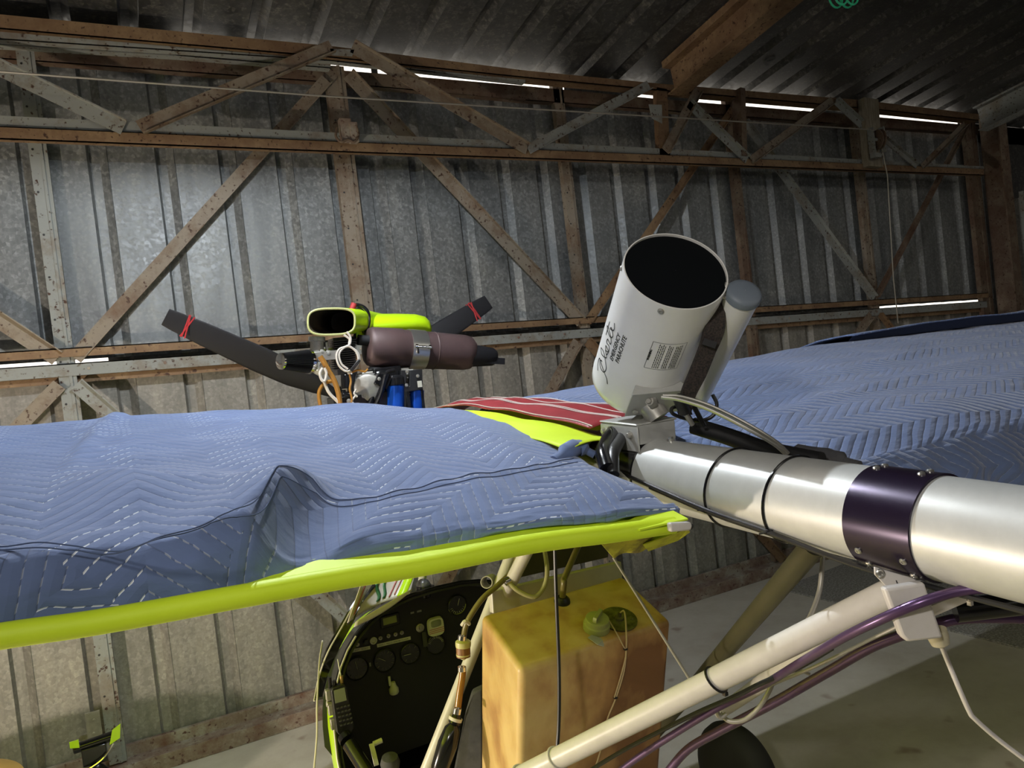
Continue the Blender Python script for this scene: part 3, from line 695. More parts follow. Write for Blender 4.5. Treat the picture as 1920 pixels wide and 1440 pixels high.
# cradle plate riveted to the canister and the ball elbow
a_c, h_c = ang_of(1235, 730)
cr_pts = [canpt(*ang_of(1200, 705), CR+.004), canpt(*ang_of(1280, 700), CR+.004)]
pl_a = [canpt(ang_of(1196, 700)[0]-.0, h_, CR+.002+o) for h_, o in ((.035, .0), (.105, .0))]
def canblock(a0, a1, h0, h1, r1, n=6):
    ring = lambda h: [canpt(a0+(a1-a0)*i/n, h, CR+.001) for i in range(n+1)]
    top = lambda h: [canpt(a0, h, r1), canpt(a1, h, r1)]
    A0, A1 = ring(h0)+top(h0)[::-1], ring(h1)+top(h1)[::-1]
    return loft([A0, A1])
a_l, a_r = ang_of(1192, 720)[0], ang_of(1275, 715)[0]
if abs(a_l-a_r) > PI: a_l += 2*PI if a_l < a_r else -2*PI
crad = mk('canister_cradle', canblock(a_l, a_r, .035, .112, CR+.028), MAT['bracket'], ap, bev=.0015, label='bent metal cradle under the canister')
many('cradle_rivet', [rivet(canpt(a_l*.85+a_r*.15, .055, CR+.024), canpt(a_l, 0, 1)-C_BOT), rivet(canpt(a_r*1.05-a_l*.05, .10, CR+.004), canpt(a_r, 0, 1)-C_BOT)], MAT['zinc'], crad)
post_top = sad+V((.012, -.01, .092))
eb = canpt((a_l+a_r)/2-.05, .045, CR+.030)
mk('pipe_elbow', M(tube([eb, (eb+post_top)/2+V((-.012, -.008, .004)), post_top+V((-.004, -.004, .012)), post_top, post_top+V((0, 0, -.05))], [.024, .025, .0215, .018, .0155], 24, sm=6),
    bolt(atd(1218, 752, (eb-CAM).dot(FW)-.03), (-1, -.6, .2), .006, .006), lathe(atd(1226, 745, (eb-CAM).dot(FW)-.012), atd(1205, 760, 1)-atd(1250, 740, 1), [(0, .020), (.004, .022), (.014, .022), (.017, .019)], 24)), MAT['zinc'], crad)
# rocket tube
R1 = atd(1394, 552, 1.345); R0 = R1-CA*.33; RD = CA; RLn = (R1-R0).length
roc = mk('rocket_tube', lathe(R0, RD, [(0, .024), (.004, .030), (RLn-.01, .0305), (RLn-.01, .0315), (RLn, .0315)], 48), MAT['white'], ap, label='slim white rocket tube strapped beside the canister')
mk('end_cap', lathe(R1, RD, [(-.008, .0325), (.003, .0325), (.007, .030), (.010, .022), (.011, .0005)], 48, caps=False), MAT['grey'], roc, label='grey end cap')
# black woven strap between the tubes
st_pts = [atd(1332, 560, 1.375), atd(1340, 585, 1.365), atd(1338, 620, 1.375), atd(1326, 655, 1.39), atd(1308, 700, 1.41), atd(1290, 740, 1.43), atd(1284, 775, 1.45)]
def ribbon(pts, w, side, th=.004, k=6, ws=None):
    ps = cat(pts, k); vs, fs = [], []; side = V(side).normalized(); n_ = len(ps)
    for i, p in enumerate(ps):
        t = (ps[min(i+1, n_-1)]-ps[max(i-1, 0)]).normalized(); s = (side-t*side.dot(t)).normalized(); u = t.cross(s)
        ww = w if ws is None else ws[min(i//k, len(ws)-2)]*(1-(i % k)/k)+ws[min(i//k+1, len(ws)-1)]*((i % k)/k)
        for a, b in ((-1, -1), (1, -1), (1, 1), (-1, 1)): vs.append(p+s*ww*a+u*th*b)
        if i:
            q = 4*i
            for j in range(4): fs.append((q-4+j, q-4+(j+1) % 4, q+(j+1) % 4, q+j))
    fs += [(0, 1, 2, 3), (4*n_-4, 4*n_-1, 4*n_-2, 4*n_-3)]
    return vs, fs
sp_ = mk('bridle_strap', ribbon(st_pts, .016, RT, .005, ws=[.008, .018, .019, .016, .016, .014, .011]), noisy('black_webbing', [(.4, (.012, .011, .010)), (.6, (.05, .035, .03))], 260, .8, bump=.5), ap, label='black woven bridle strap')
mk('strap_keeper', ribbon([atd(1318, 640, 1.372), atd(1342, 648, 1.37)], .006, UP, .004), MAT['black'], sp_)
mk('pull_tab', plate([atd(1317, 566, 1.345), atd(1347, 546, 1.345), atd(1360, 552, 1.35), atd(1330, 572, 1.35)], .004), MAT['grey'], sp_, label='grey tab at the mouth')
mk('tab_pin', M(cyl(atd(1356, 552, 1.35), atd(1364, 530, 1.35), .004, 10), rivet(atd(1359, 555, 1.345), -FW, .006)), MAT['zinc'], sp_)
# mounting leads behind the canister
mk('igniter_lead', tube([atd(1336, 740, 1.50), atd(1344, 758, 1.5), atd(1338, 778, 1.5), atd(1318, 788, 1.5), atd(1290, 786, 1.48), atd(1262, 776, 1.46), atd(1262, 764, 1.45), atd(1290, 762, 1.46)], .0038, 8, sm=6), MAT['black'], ap)
mk('igniter_pull', M(tube([atd(1286, 770, 1.45), atd(1302, 800, 1.47)], .0045, 8), tube([atd(1292, 745, 1.46), atd(1320, 798, 1.49)], .005, 8), tube([atd(1272, 745, 1.42), atd(1284, 772, 1.44)], .012, 10)), MAT['black'], ap)
mk('swaged_fitting', cyl(atd(1282, 770, 1.44), atd(1298, 796, 1.455), .0052, 12), MAT['steelbr'], ap)
mk('braided_cable', M(tube([atd(1240, 745, 1.37), atd(1275, 750, 1.36), atd(1330, 768, 1.35), atd(1400, 803, 1.335), atd(1450, 832, 1.33), atd(1474, 852, 1.335)], .0036, 8, sm=5),
    tube([atd(1243, 742, 1.375), atd(1278, 744, 1.365), atd(1335, 762, 1.355), atd(1405, 797, 1.34), atd(1456, 829, 1.333), atd(1478, 850, 1.338)], .0034, 8, sm=5)), MAT['steelbr'], ap, label='pair of braided steel bridle cables')
# black hoses and wrapped pad behind the boom
mk('black_hose', tube([atd(1300, 798, 1.55), atd(1370, 820, 1.5), atd(1430, 842, 1.45), atd(1490, 856, 1.38), atd(1540, 866, 1.34)], [.018]*25, 12, sm=6), MAT['black'], ap)
mk('black_hose', tube([atd(1150, 812, 1.58), atd(1138, 832, 1.52), atd(1132, 850, 1.47), atd(1140, 880, 1.43)], .017, 12, sm=6), MAT['blackgl'], ap)
mk('black_hose', tube([atd(1172, 808, 1.60), atd(1160, 830, 1.52), atd(1150, 850, 1.46), atd(1150, 890, 1.42)], .012, 12, sm=6), MAT['black'], ap)
mk('foam_pad', tube([atd(1470, 846, 1.46), atd(1520, 856, 1.42), atd(1570, 862, 1.38), atd(1612, 872, 1.34)], [.012]*3+[.020]*8+[.017]*3+[.008]*5, 12, sm=6), MAT['seatgrey'], ap)

# --- struts under the boom
s0, s1 = V((.935, .74, 1.617)), V((.935-.258, .74+.468, 1.617-.322)); sd = (s1-s0)
stt = mk('rear_strut', cyl(s0-sd*.03, s0+sd*2.1, .0205, 32), MAT['pwhite'], ap, label='off-white tubular strut from the boom, nearer one')
sm0 = V((.950, .74, 1.617)); smd = V((.258, .468, -.322))
mk('rear_strut', cyl(sm0+smd*.02, sm0+smd*2.6, .0205, 32), MAT['pwhite'], ap, label='off-white tubular strut from the boom, farther one')
def stie(base_, d_, t, r=.0205, mat='blackgl', tail=.03):
    c = base_+d_*t; _, s_, u_ = frame(d_)
    return M(tube([c+(s_*math.cos(a)+u_*math.sin(a))*(r+.0018)+d_.normalized()*.004*math.sin(a) for a in [2*PI*i/28 for i in range(28)]], .0022, 6, closed=True), box(c+s_*(r+.004)*0-u_*(r+.005), (.007, .007, .006)))
mk('cable_tie', stie(s0, sd, .50), MAT['blackgl'], stt, label='black cable tie')
for t in (1.13, 1.30, 1.42): mk('cable_tie', stie(s0, sd, t), MAT['wirew'], stt)
# olive strut on the far side
o0, o1 = V((1.0, .936, 1.63)), V((1.3, 1.672, 1.056))
mk('diagonal_strut', cyl(o0-(o1-o0)*.05, o1+(o1-o0)*.9, .0205, 32), MAT['olive'], ap, label='olive-toned strut running down behind the boom')
# clamp bracket
nb = V((-.62, -.78, 0)); cpl = V((.935, .70, bz(.70)-R_B))
def BK(px, py, dep=1.10): return atd(px, py, dep)
br_d = (V((.90, .69, 1.62))-CAM).dot(FW)-.035
bk = mk('strut_bracket', M(plate([BK(1640, 1063, br_d), BK(1662, 1070, br_d), BK(1735, 1090, br_d), BK(1743, 1102, br_d), BK(1733, 1118, br_d-.002), BK(1700, 1122, br_d), BK(1660, 1098, br_d), BK(1641, 1078, br_d)][::-1], .004)), MAT['pwhite'], ap, bev=.001, label='white gusset bracket under the collar')
mk('clamp_block', M(plate([BK(1647, 1098, br_d-.012), BK(1722, 1086, br_d-.012), BK(1757, 1190, br_d-.012), BK(1690, 1197, br_d-.012), BK(1679, 1185, br_d-.012)][::-1], -.016)), MAT['pwhite'], bk, bev=.004, label='white clamp block')
many('bracket_rivet', [rivet(BK(x, y, br_d-.003), -FW, .0062) for x, y in ((1650, 1075), (1728, 1095))], MAT['steelbr'], bk)
mk('clamp_bolt', M(bolt(BK(1686, 1112, br_d-.016), -FW, .0075, .008)), noisy('brass_bolt', [(.4, (.35, .2, .09)), (.6, (.45, .3, .15))], 60, .5, .6), bk)
mk('split_seam', plate([BK(1679, 1088, br_d-.0135), BK(1681, 1088, br_d-.0135), BK(1687, 1104, br_d-.0135), BK(1685, 1104, br_d-.0135)], .001), MAT['ink'], bk)
# pitot tube hanging from the clamp
mk('tube_cap', lathe(BK(1756, 1186, br_d+.006), BK(1764, 1208, br_d+.006)-BK(1756, 1186, br_d+.006), [(-.004, .0135), (.006, .0135), (.016, .0115), (.020, .005)], 24), base('cream_cap', (.42, .38, .26), .5), bk)
mk('bent_rod', tube([BK(1763, 1204, 1.13), BK(1775, 1235, 1.13), BK(1800, 1295, 1.12), BK(1818, 1335, 1.12), BK(1828, 1348, 1.12), BK(1870, 1385, 1.12), BK(1932, 1432, 1.11)], .0037, 10, sm=5), MAT['pwhite'], ap, label='thin bent white rod')
# purple tubes and hoses under the boom
mk('purple_tube', tube([BK(1960, 1108, .90), BK(1880, 1103, .92), BK(1800, 1108, .94), BK(1720, 1132, .95), BK(1650, 1162, .98), BK(1580, 1196, 1.04), BK(1500, 1243, 1.15), BK(1430, 1285, 1.28), BK(1340, 1330, 1.34), BK(1250, 1385, 1.42), BK(1190, 1425, 1.48), BK(1130, 1470, 1.54)], .0066, 14, sm=6), MAT['purple'], ap, label='curved metallic purple tube')
mk('purple_tube', tube([BK(1960, 1160, 1.16), BK(1880, 1158, 1.17), BK(1800, 1160, 1.18), BK(1740, 1175, 1.2), BK(1640, 1210, 1.26), BK(1560, 1255, 1.32), BK(1450, 1318, 1.4), BK(1350, 1370, 1.5), BK(1290, 1405, 1.56), BK(1250, 1450, 1.6)], .009, 14, sm=6), MAT['purple'], ap, label='second purple tube, farther and lower')
mk('strut_cross_tube', M(tube([BK(1790, 1145, 1.15), BK(1960, 1125, 1.12)], .018, 16)), MAT['blackgl'], ap)
mk('inner_brace', plate([BK(1740, 1135, 1.13), BK(1800, 1110, 1.12), BK(1812, 1125, 1.12), BK(1750, 1152, 1.13)], .006), MAT['pwhite'], ap)
mk('loose_wire', tube([BK(1740, 1135, 1.12), BK(1700, 1165, 1.13), BK(1640, 1195, 1.17), BK(1560, 1235, 1.22), BK(1500, 1262, 1.27), BK(1420, 1295, 1.31), BK(1370, 1320, 1.35), BK(1310, 1350, 1.4)], .0028, 8, sm=5), MAT['wireg'], ap)
mk('black_wiring', tube([BK(1560, 1215, 1.17), BK(1500, 1250, 1.21), BK(1430, 1280, 1.25), BK(1380, 1305, 1.29), BK(1310, 1335, 1.35), BK(1240, 1370, 1.42), BK(1160, 1412, 1.5), BK(1050, 1480, 1.6)], .0042, 8, sm=5), MAT['black'], ap)
mk('braided_hose', tube([BK(1543, 1036, 1.35), BK(1541, 1070, 1.34), BK(1536, 1110, 1.33), BK(1522, 1150, 1.31), BK(1500, 1188, 1.29)], .0046, 10, sm=6), MAT['wireg'], ap)
mk('braided_hose', tube([BK(1452, 1272, 1.36), BK(1440, 1300, 1.36), BK(1420, 1330, 1.37), BK(1395, 1350, 1.38), BK(1368, 1352, 1.39), BK(1350, 1338, 1.4)], .0044, 10, sm=6), MAT['wireg'], ap)
many('hose_clip', [tube([BK(1342, 1325, 1.37), BK(1350, 1345, 1.37), BK(1362, 1338, 1.37)], .004, 8, sm=4), tube([BK(1490, 1260, 1.3), BK(1500, 1256, 1.3), BK(1518, 1264, 1.3)], .003, 8)], MAT['wireg'], ap)
mk('cable_tie', M(tube([BK(1806, 1100, 1.068), BK(1810, 1112, 1.06), BK(1819, 1128, 1.075), BK(1818, 1134, 1.075)], .002, 6), box(BK(1819, 1131, 1.072), (.006, .006, .006))), MAT['wirew'], ap)

# --- landing gear cross structure and wheel at the bottom of the frame
wc = V((2.06, 2.42, .21))
whl = mk('main_wheel', lathe(wc+V((-.065, 0, 0)), (1, 0, 0), [(0, .10), (0, .155), (.012, .185), (.035, .203), (.065, .21), (.095, .203), (.118, .185), (.13, .155), (.13, .10)], 64), MAT['rubber'], ap, label='black tyre of the right main wheel')
mk('wheel_hub', lathe(wc+V((-.06, 0, 0)), (1, 0, 0), [(0, .09), (.01, .10), (.11, .10), (.12, .09)], 32), MAT['zinc'], whl)
many('landing_gear_leg', [cyl((1.3, 2.05, .50), wc+V((-.08, 0, 0)), .018, 16), cyl((.60, 2.05, .50), V((-.09, 2.42, .21))+V((.08, 0, 0)), .018, 16)], MAT['pwhite'], ap)
wl2 = mk('main_wheel', lathe(V((-.155, 2.42, .21)), (1, 0, 0), [(0, .10), (0, .155), (.012, .185), (.035, .203), (.065, .21), (.095, .203), (.118, .185), (.13, .155), (.13, .10)], 64), MAT['rubber'], ap) if False else None
mk('nose_wheel', lathe((.89, 3.1, .17), (1, 0, 0), [(0, .08), (0, .12), (.012, .15), (.035, .165), (.05, .17), (.065, .165), (.088, .15), (.1, .12), (.1, .08)], 48), MAT['rubber'], ap)
mk('keel_tube', M(cyl((.935, 1.3, .34), (.935, 3.1, .33), .03, 20), cyl((.935, 3.1, .33), (.935, 3.1, .17), .018, 14), cyl((.935-.32, 1.93, .42), (.935+.45, 2.1, .5), .02, 14)), MAT['pwhite'], ap)

# --- fuel tank behind the seats
TA, TB, TC, TD_ = at(889, 1147, z=1.392), at(1176, 1083, z=1.392), at(1277, 1167, z=1.312), at(968, 1249, z=1.312)
tl = (TA.x+TD_.x)/2; trt = (TB.x+TC.x)/2
yb_, yf_ = (TC.y+TD_.y)/2, (TA.y+TB.y)/2
td = V((0, .285, -1)).normalized()          # the tank leans back: its foot is farther forward
tL = .62
def tring(h, s=0):
    b_ = td*h
    return [V((tl+s, yf_-s, 1.392))+b_, V((trt-s, yf_-s, 1.392))+b_, V((trt-s, yb_+s, 1.312))+b_, V((tl+s, yb_+s, 1.312))+b_]
tk = mk('fuel_tank', loft([tring(0), tring(tL)]), MAT['tank'], ap, bev=.016, seg=5, label='yellowish translucent plastic fuel tank with brown stains')
TN = (V((trt, yb_, 1.312))-V((tl, yb_, 1.312))).cross(V((0, yf_-yb_, .08))).normalized()
def TP(px, py):
    """point of the tank's top face"""
    d = FW + (px-960)/F_PX*RT - (py-720)/F_PX*UP; o = V((tl, yb_, 1.312))
    return CAM + d*((o-CAM).dot(TN)/d.dot(TN))
fc = TP(1118, 1178)
fcap = mk('filler_cap', M(lathe(fc, TN, [(0, .034), (.016, .034), (.018, .031), (.030, .030), (.032, .027)], 36), box(fc+TN*.038, (.052, .010, .014), V((.75, .6, .1)), TN)), base('cap_olive', (.34, .36, .14), .5), tk, bev=.001, label='pale green screw cap with a raised bar')
mk('cap_tongue', plate([fc+V((-.03, -.022, -.004)), fc+V((-.004, -.036, -.018)), fc+V((-.014, -.048, -.03)), fc+V((-.032, -.05, -.02)), fc+V((-.046, -.03, -.004))], .002), MAT['bracket'], fcap)
fs = TP(1160, 1162)
snd = mk('sender_plate', M(lathe(fs, TN, [(0, .048), (.004, .048), (.005, .044)], 40), lathe(fs+TN*.004, TN, [(0, .014), (.006, .012), (.008, .006), (.02, .005)], 16), *[rivet(fs+TN*.005+V((.035*math.cos(a), .035*math.sin(a), .0)), TN, .004) for a in (0.3, 1.5, 2.8, 4.1, 5.3)]), noisy('oily_metal', [(.4, (.06, .055, .025)), (.6, (.16, .15, .07))], 40, .35, .5), tk, label='oily round fuel sender plate')
gm = TP(1054, 1128)
mk('hose_grommet', M(lathe(gm, TN, [(0, .022), (.008, .020), (.016, .012)], 24)), MAT['black'], tk)
f_near = lambda px, py, o=.003: at(px, py, y=yb_+.02) # rough plane of the rear face
def TF(px, py, off=.004):
    o = V((tl, yb_, 1.312)); n_ = td.cross(V((1, 0, 0))); n_ = n_ if n_.y < 0 else -n_
    d = FW + (px-960)/F_PX*RT - (py-720)/F_PX*UP
    o = o+n_*off
    return CAM+d*((o-CAM).dot(n_)/d.dot(n_))
mk('sender_wire', M(tube([fs+TN*.02, fs+TN*.03+V((0, -.02, 0)), TP(1174, 1195)+TN*.006, TF(1174, 1218), TF(1170, 1258), TF(1155, 1308), TF(1140, 1345), TF(1135, 1370), TF(1128, 1400), TF(1116, 1440)], .0021, 6, sm=5),
    tube([TP(1140, 1175)+TN*.02, TP(1155, 1190)+TN*.006, TF(1168, 1210), TF(1174, 1225), TF(1164, 1268), TF(1152, 1308)], .0019, 6, sm=5)), base('tan_wire', (.50, .38, .22), .5), tk)
many('wire_tie', [box(TF(1173, 1217), (.008, .008, .004)), box(TF(1154, 1308), (.008, .008, .004))], MAT['black'], tk)
mk('tank_strap', tube([at(1040, 1010, y=1.42), at(1043, 1120, y=1.43), at(1048, 1250, y=1.45), at(1048, 1350, y=1.46), at(1044, 1412, y=1.46)], .0042, 8, sm=4), MAT['black'], ap, label='thin black cord crossing in front of the tank')
mk('control_rod', cyl(at(1150, 1045, y=1.50), at(1302, 1288, y=1.42), .0035, 10), MAT['wireg'], ap)
# stains on the rear face of the tank
# (irregular run marks, part of the tank surface)
def blot(pts, mat, off):
    return mk('stain', plate([TF(x, y, off) for x, y in pts], .0004), mat, tk, smooth=0)
# --- front frame behind/left of the tank
mk('seat_frame_tube', M(cyl(at(967, 1020, y=1.90), at(795, 1455, y=1.98), .0175, 28)), MAT['pwhite'], ap, label='off-white frame tube between tank and cockpit')
mk('frame_lug', pipe(at(912, 1092, y=1.92), at(922, 1087, y=1.99), .017, .002, 24), MAT['pwhite'], ap)
mk('cross_channel', M(prism([(-.004, -.03), (.016, -.03), (.016, .03), (-.004, .03)], at(918, 1128, y=1.86), at(1160, 1070, y=1.90))), MAT['pwhite'], ap, smooth=0, bev=.003, label='off-white cross channel behind the tank')
mk('head_panel', plate([at(965, 1085, y=1.93), at(1140, 1045, y=1.95), at(1142, 1000, y=1.95), at(985, 1005, y=1.93)], .01), MAT['tanin'], ap, label='dark panel above the cross channel')
mk('fuel_filter', M(lathe(at(869, 1237, y=1.86), at(868, 1196, y=1.86)-at(869, 1237, y=1.86), [(0, .004), (.006, .012), (.012, .019), (.016, .0195)], 24), lathe(at(868.5, 1213, y=1.86), at(868, 1196, y=1.86)-at(868, 1213, y=1.86), [(0, .020), (.006, .021), (.014, .021), (.018, .016), (.022, .006)], 24)), base('filter_cream', (.55, .52, .26), .4), ap)
mk('filter_element', lathe(at(869, 1231, y=1.86), at(868, 1196, y=1.86)-at(869, 1231, y=1.86), [(0, .0188), (.026, .0192)], 24), noisy('filter_paper', [(.45, (.20, .09, .035)), (.55, (.30, .15, .07))], 300, .5, stretch=(1, 1, .02)), ap)
mk('fuel_hose', tube([at(869, 1196, y=1.86), at(873, 1175, y=1.85), at(882, 1155, y=1.84), at(905, 1122, y=1.83), at(935, 1096, y=1.83), at(960, 1070, y=1.84), at(975, 1030, y=1.85)], .0075, 12, sm=6), MAT['hoseol'], ap)
mk('fuel_hose', tube([at(868, 1258, y=1.86), at(866, 1275, y=1.86), at(862, 1300, y=1.86), at(858, 1332, y=1.86)], .009, 12, sm=6), MAT['amber'], ap, label='amber length of fuel hose')
mk('fuel_hose', tube([at(953, 1090, y=1.82), at(972, 1108, y=1.8), at(1002, 1119, y=1.78), at(1020, 1100, y=1.78), at(1026, 1070, y=1.78), at(1020, 1025, y=1.8)], .0065, 12, sm=6), MAT['clear'], ap, label='clear looped hose')
mk('fuel_hose', tube([gm+TN*.01, gm+TN*.06, at(1058, 1085, y=1.72), at(1072, 1052, y=1.74), at(1086, 1020, y=1.76)], .0085, 12, sm=6), MAT['hoseol'], ap)
many('hose_clamp', [pipe(at(x, y, y=1.82), at(x+dx, y+dy, y=1.82), .011, .002, 18) for x, y, dx, dy in ((947, 1092, 9, -5), (866, 1200, 1, -8), (866, 1250, 0, 8), (858, 1328, -2, 10))], MAT['chrome'], ap)
mk('hose_tie', tube([at(866, 1172, y=1.83), at(872, 1165, y=1.82), at(880, 1170, y=1.83)], .005, 8, sm=4), MAT['wirew'], ap)
mk('primer_bulb', M(lathe(at(858, 1338, y=1.86), at(828, 1430, y=1.86)-at(858, 1338, y=1.86), [(0, .010), (.01, .014), (.014, .017), (.024, .017), (.028, .013), (.04, .022), (.08, .027), (.14, .024), (.17, .014), (.2, .010)], 24)), MAT['blackgl'], ap, label='black rubber primer bulb')
mk('bulb_band', M(lathe(at(855, 1345, y=1.86), at(828, 1430, y=1.86)-at(858, 1338, y=1.86), [(0, .0185), (.008, .0185)], 24)), MAT['wirew'], ap)
mk('seat_back', plate([at(884, 1300, y=1.90), at(872, 1340, y=1.90), at(850, 1450, y=1.95), at(905, 1460, y=1.90), at(905, 1290, y=1.88)], .03), MAT['seatgrey'], ap, bev=.006, label='grey fabric seat back edge')

# --- cockpit pod
PX_, PZ_ = .925, .72
def pod(y, hw, hh, z0, slant=0, k=48, n=2.6, x=PX_):
    r = sell((0, 0, 0), (hw, 0, 0), (0, 0, hh), n, k)
    return [V((x+p.x, y - slant*(1-(p.z/hh)), z0+p.z)) for p in r]
# slant: lower points of the rim lie farther back
rimL = [pod(2.66, .480, .485, .735, .30), pod(2.78, .462, .465, .722, .22), pod(2.95, .43, .43, .70, .12), pod(3.15, .37, .37, .66, .05), pod(3.35, .30, .29, .60), pod(3.48, .18, .17, .56), pod(3.53, .06, .06, .54)]
shell = mk('pod_fairing', loft(rimL, (False, True)), MAT['yellowgl'], ap, label='fluorescent yellow cockpit pod')
inn = [[V((PX_+(p.x-PX_)*.972, p.y+.004, .7+(p.z-.7)*.972)) for p in r] for r in rimL]
mk('pod_lining', loft(inn[:-1], (False, True)), MAT['blk'], shell, label='matt black cockpit lining')
mk('pod_edge', loft([rimL[0], [V((p.x, p.y-.012, p.z)) for p in inn[0]], inn[1]], (False, False)), MAT['blk'], shell)
def coam(u, v):
    a = PI*(.0+1.0*u); r0 = rimL[0]; r1 = rimL[1]; k = 4+u*17; i = int(min(k, 23)); f = k-i
    q = r0[i].lerp(r0[i+1], f).lerp(r1[i].lerp(r1[i+1], f), v*1.0); c = V((PX_, q.y, .73)); return q+(q-c).normalized()*.004
mk('coaming', grid(coam, 40, 5), MAT['blackgl'], shell, solid=.003, smooth=60, label='black coaming round the instrument panel')
mk('pod_rim', tube([V((p.x, p.y-.002, p.z)) for p in rimL[0]], .008, 8, closed=True), MAT['blackgl'], shell)
mk('rim_piping', tube([V((p.x-.006, p.y-.010, p.z)) for p in rimL[0][17:33]], .0035, 6), MAT['pwhite'], shell, label='pale edge trim')
# instrument panel: upper part of the section
pr_ = sell((0, 0, 0), (.462, 0, 0), (0, 0, .462), 2.5, 64)
PY = 2.74
ppts = [V((PX_+p.x, PY, .735+p.z)) for p in pr_ if p.z > -.02]
ppts = sorted(ppts, key=lambda p: math.atan2(p.z-.6, p.x-PX_))
ipn = mk('instrument_panel', plate([V((PX_+.40, PY, .62))]+ppts+[V((PX_-.40, PY, .62))], -.006), MAT['blk'], ap, smooth=0, label='black instrument panel')
def IP(px, py, o=.006): return at(px, py, y=PY-o)
def pan(g, px, py, name, mat, label=None, ux=None, o=.0065):
    return mk(name, place(g, IP(px, py, o), V((1, 0, 0)), V((0, 0, 1))), MAT[mat], ipn, smooth=30, label=label)
def gauge(px, py, r, mat_face, ang_n=None, name='round_gauge', label=None, ticks=10, mat_t='gink', mat_n='labelw', t0=0, t1=2*PI):
    c = IP(px, py, .008)
    g = mk(name, lathe(c+V((0, .004, 0)), (0, -1, 0), [(0, r*1.08), (.010, r*1.08), (.012, r*1.02), (.007, r*.95), (.006, .0005)], 36, caps=False), MAT[mat_face], ipn, label=label)
    tk_ = [box(c+V((r*.78*math.cos(a), -.005, r*.78*math.sin(a))), (r*.22, .0008, r*.07), V((math.cos(a), 0, math.sin(a))), (0, -1, 0)) for a in [t0+(t1-t0)*i/ticks for i in range(ticks)]]
    mk('dial_marks', M(*tk_), MAT[mat_t], g, smooth=0)
    if ang_n is not None:
        nd = V((math.cos(ang_n), 0, math.sin(ang_n)))
        mk('needle', box(c+V((0, -.008, 0))+nd*r*.35, (r*.75, .001, r*.06), nd, (0, -1, 0)), MAT[mat_n], g, smooth=0)
    return g
gauge(669, 1253, .040, 'dial', 1.75, label='leftmost dial of the lower row')
gauge(721, 1238, .040, 'dial', 2.5, ticks=12, label='middle dial of the lower row')
gauge(769, 1225, .037, 'dial', 3.1, ticks=8, label='right dial of the lower row')
gauge(817, 1208, .036, 'dial', None, ticks=14, t0=.2, t1=PI-.2, mat_t='labelw', label='half-round white-marked gauge')
gauge(857, 1134, .036, 'dial', 1.2, ticks=9, t0=PI+.3, t1=2*PI-.2, mat_t='labelw', label='arc gauge at the top right of the panel')
mk('gauge_arc', tube([IP(857, 1134, .012)+V((.037*math.cos(a), 0, .037*math.sin(a))) for a in [PI+.25+(PI-.4)*i/16 for i in range(17)]], .0022, 6), MAT['lcdg'], ipn)
mk('panel_display', box(IP(731, 1163), (.075, .012, .045)), MAT['black'], ipn, bev=.003); mk('green_screen', box(IP(731, 1163, .013), (.052, .002, .026)), MAT['lcdg'], ipn, smooth=0, label='greenish LCD')
mt_ = IP(816, 1174, .012)
me_ = mk('hour_meter', loft([[mt_+V((x, 0, z)) for x, _, z in sell((0, 0, 0), (.033, 0, 0), (0, 0, .036), 4, 36)], [mt_+V((x*.92, -.014, z*.92)) for x, _, z in sell((0, 0, 0), (.033, 0, 0), (0, 0, .036), 4, 36)]]), MAT['labelw'], ipn, label='cream rounded meter with red stripes')
mk('meter_window', loft([[mt_+V((x, -.0142, z+.014)) for x, _, z in sell((0, 0, 0), (.021, 0, 0), (0, 0, .013), 4, 28)], [mt_+V((x, -.016, z+.014)) for x, _, z in sell((0, 0, 0), (.019, 0, 0), (0, 0, .011), 4, 28)]]), MAT['lcd'], me_)
many('meter_stripe', [box(mt_+V((0, -.0145, -.006-.007*i)), (.060, .001, .0022)) for i in range(3)], MAT['pink'], me_)
mk('tachometer_key', M(lathe(IP(787, 1177), (0, -1, 0), [(0, .016), (.006, .016), (.008, .012)], 24), box(IP(787, 1177, .018), (.004, .012, .014))), MAT['zinc'], ipn)
mk('key_tag', plate([IP(791, 1186, .02), IP(798, 1184, .02), IP(802, 1212, .02), IP(794, 1213, .02)], .002), MAT['seatgrey'], ipn)
for x, y in ((713, 1196), (728, 1192), (741, 1189), (753, 1186), (670, 1208)):
    s_ = mk('toggle_switch', M(lathe(IP(x, y), (0, -1, 0), [(0, .0075), (.005, .0075), (.006, .004)], 12), cyl(IP(x, y, .01), IP(x, y, .026)+V((0, 0, -.006)), .0022, 8)), MAT['zinc'], ipn)
mk('starter_ring', lathe(IP(700, 1201), (0, -1, 0), [(0, .0135), (.004, .0135), (.005, .009), (.002, .008), (.001, .0005)], 24, caps=False), MAT['labelw'], ipn)
mk('knob', lathe(IP(686, 1203), (0, -1, 0), [(0, .010), (.008, .010), (.010, .007)], 18), MAT['dial'], ipn)
def lstrip(x0, y0, x1, y1, txt):
    a, b = IP(x0, y0, .0075), IP(x1, y1, .0075); ux = (b-a); L_ = ux.length
    o = mk('label_strip', place(box((L_/2, 0, 0), (L_, .0125, .0008)), a, ux, V((0, 0, 1))), MAT['labelw'], ipn, smooth=0)
    t_ = textgeo(txt, .0075, .0001)
    tw = max(p[0] for p in t_[0]); t_ = ([(p[0]*L_*.88/tw+L_*.05, p[1]-.003, p[2]+.0007) for p in t_[0]], t_[1])
    mk('label_text', place(t_, a, ux, V((0, 0, 1))), MAT['ink'], o, smooth=0)
lstrip(652, 1222, 694, 1214, 'LEFT EGT   RIGHT'); lstrip(707, 1211, 770, 1196, 'MAG 1  MAG 2  STROBE POWER')
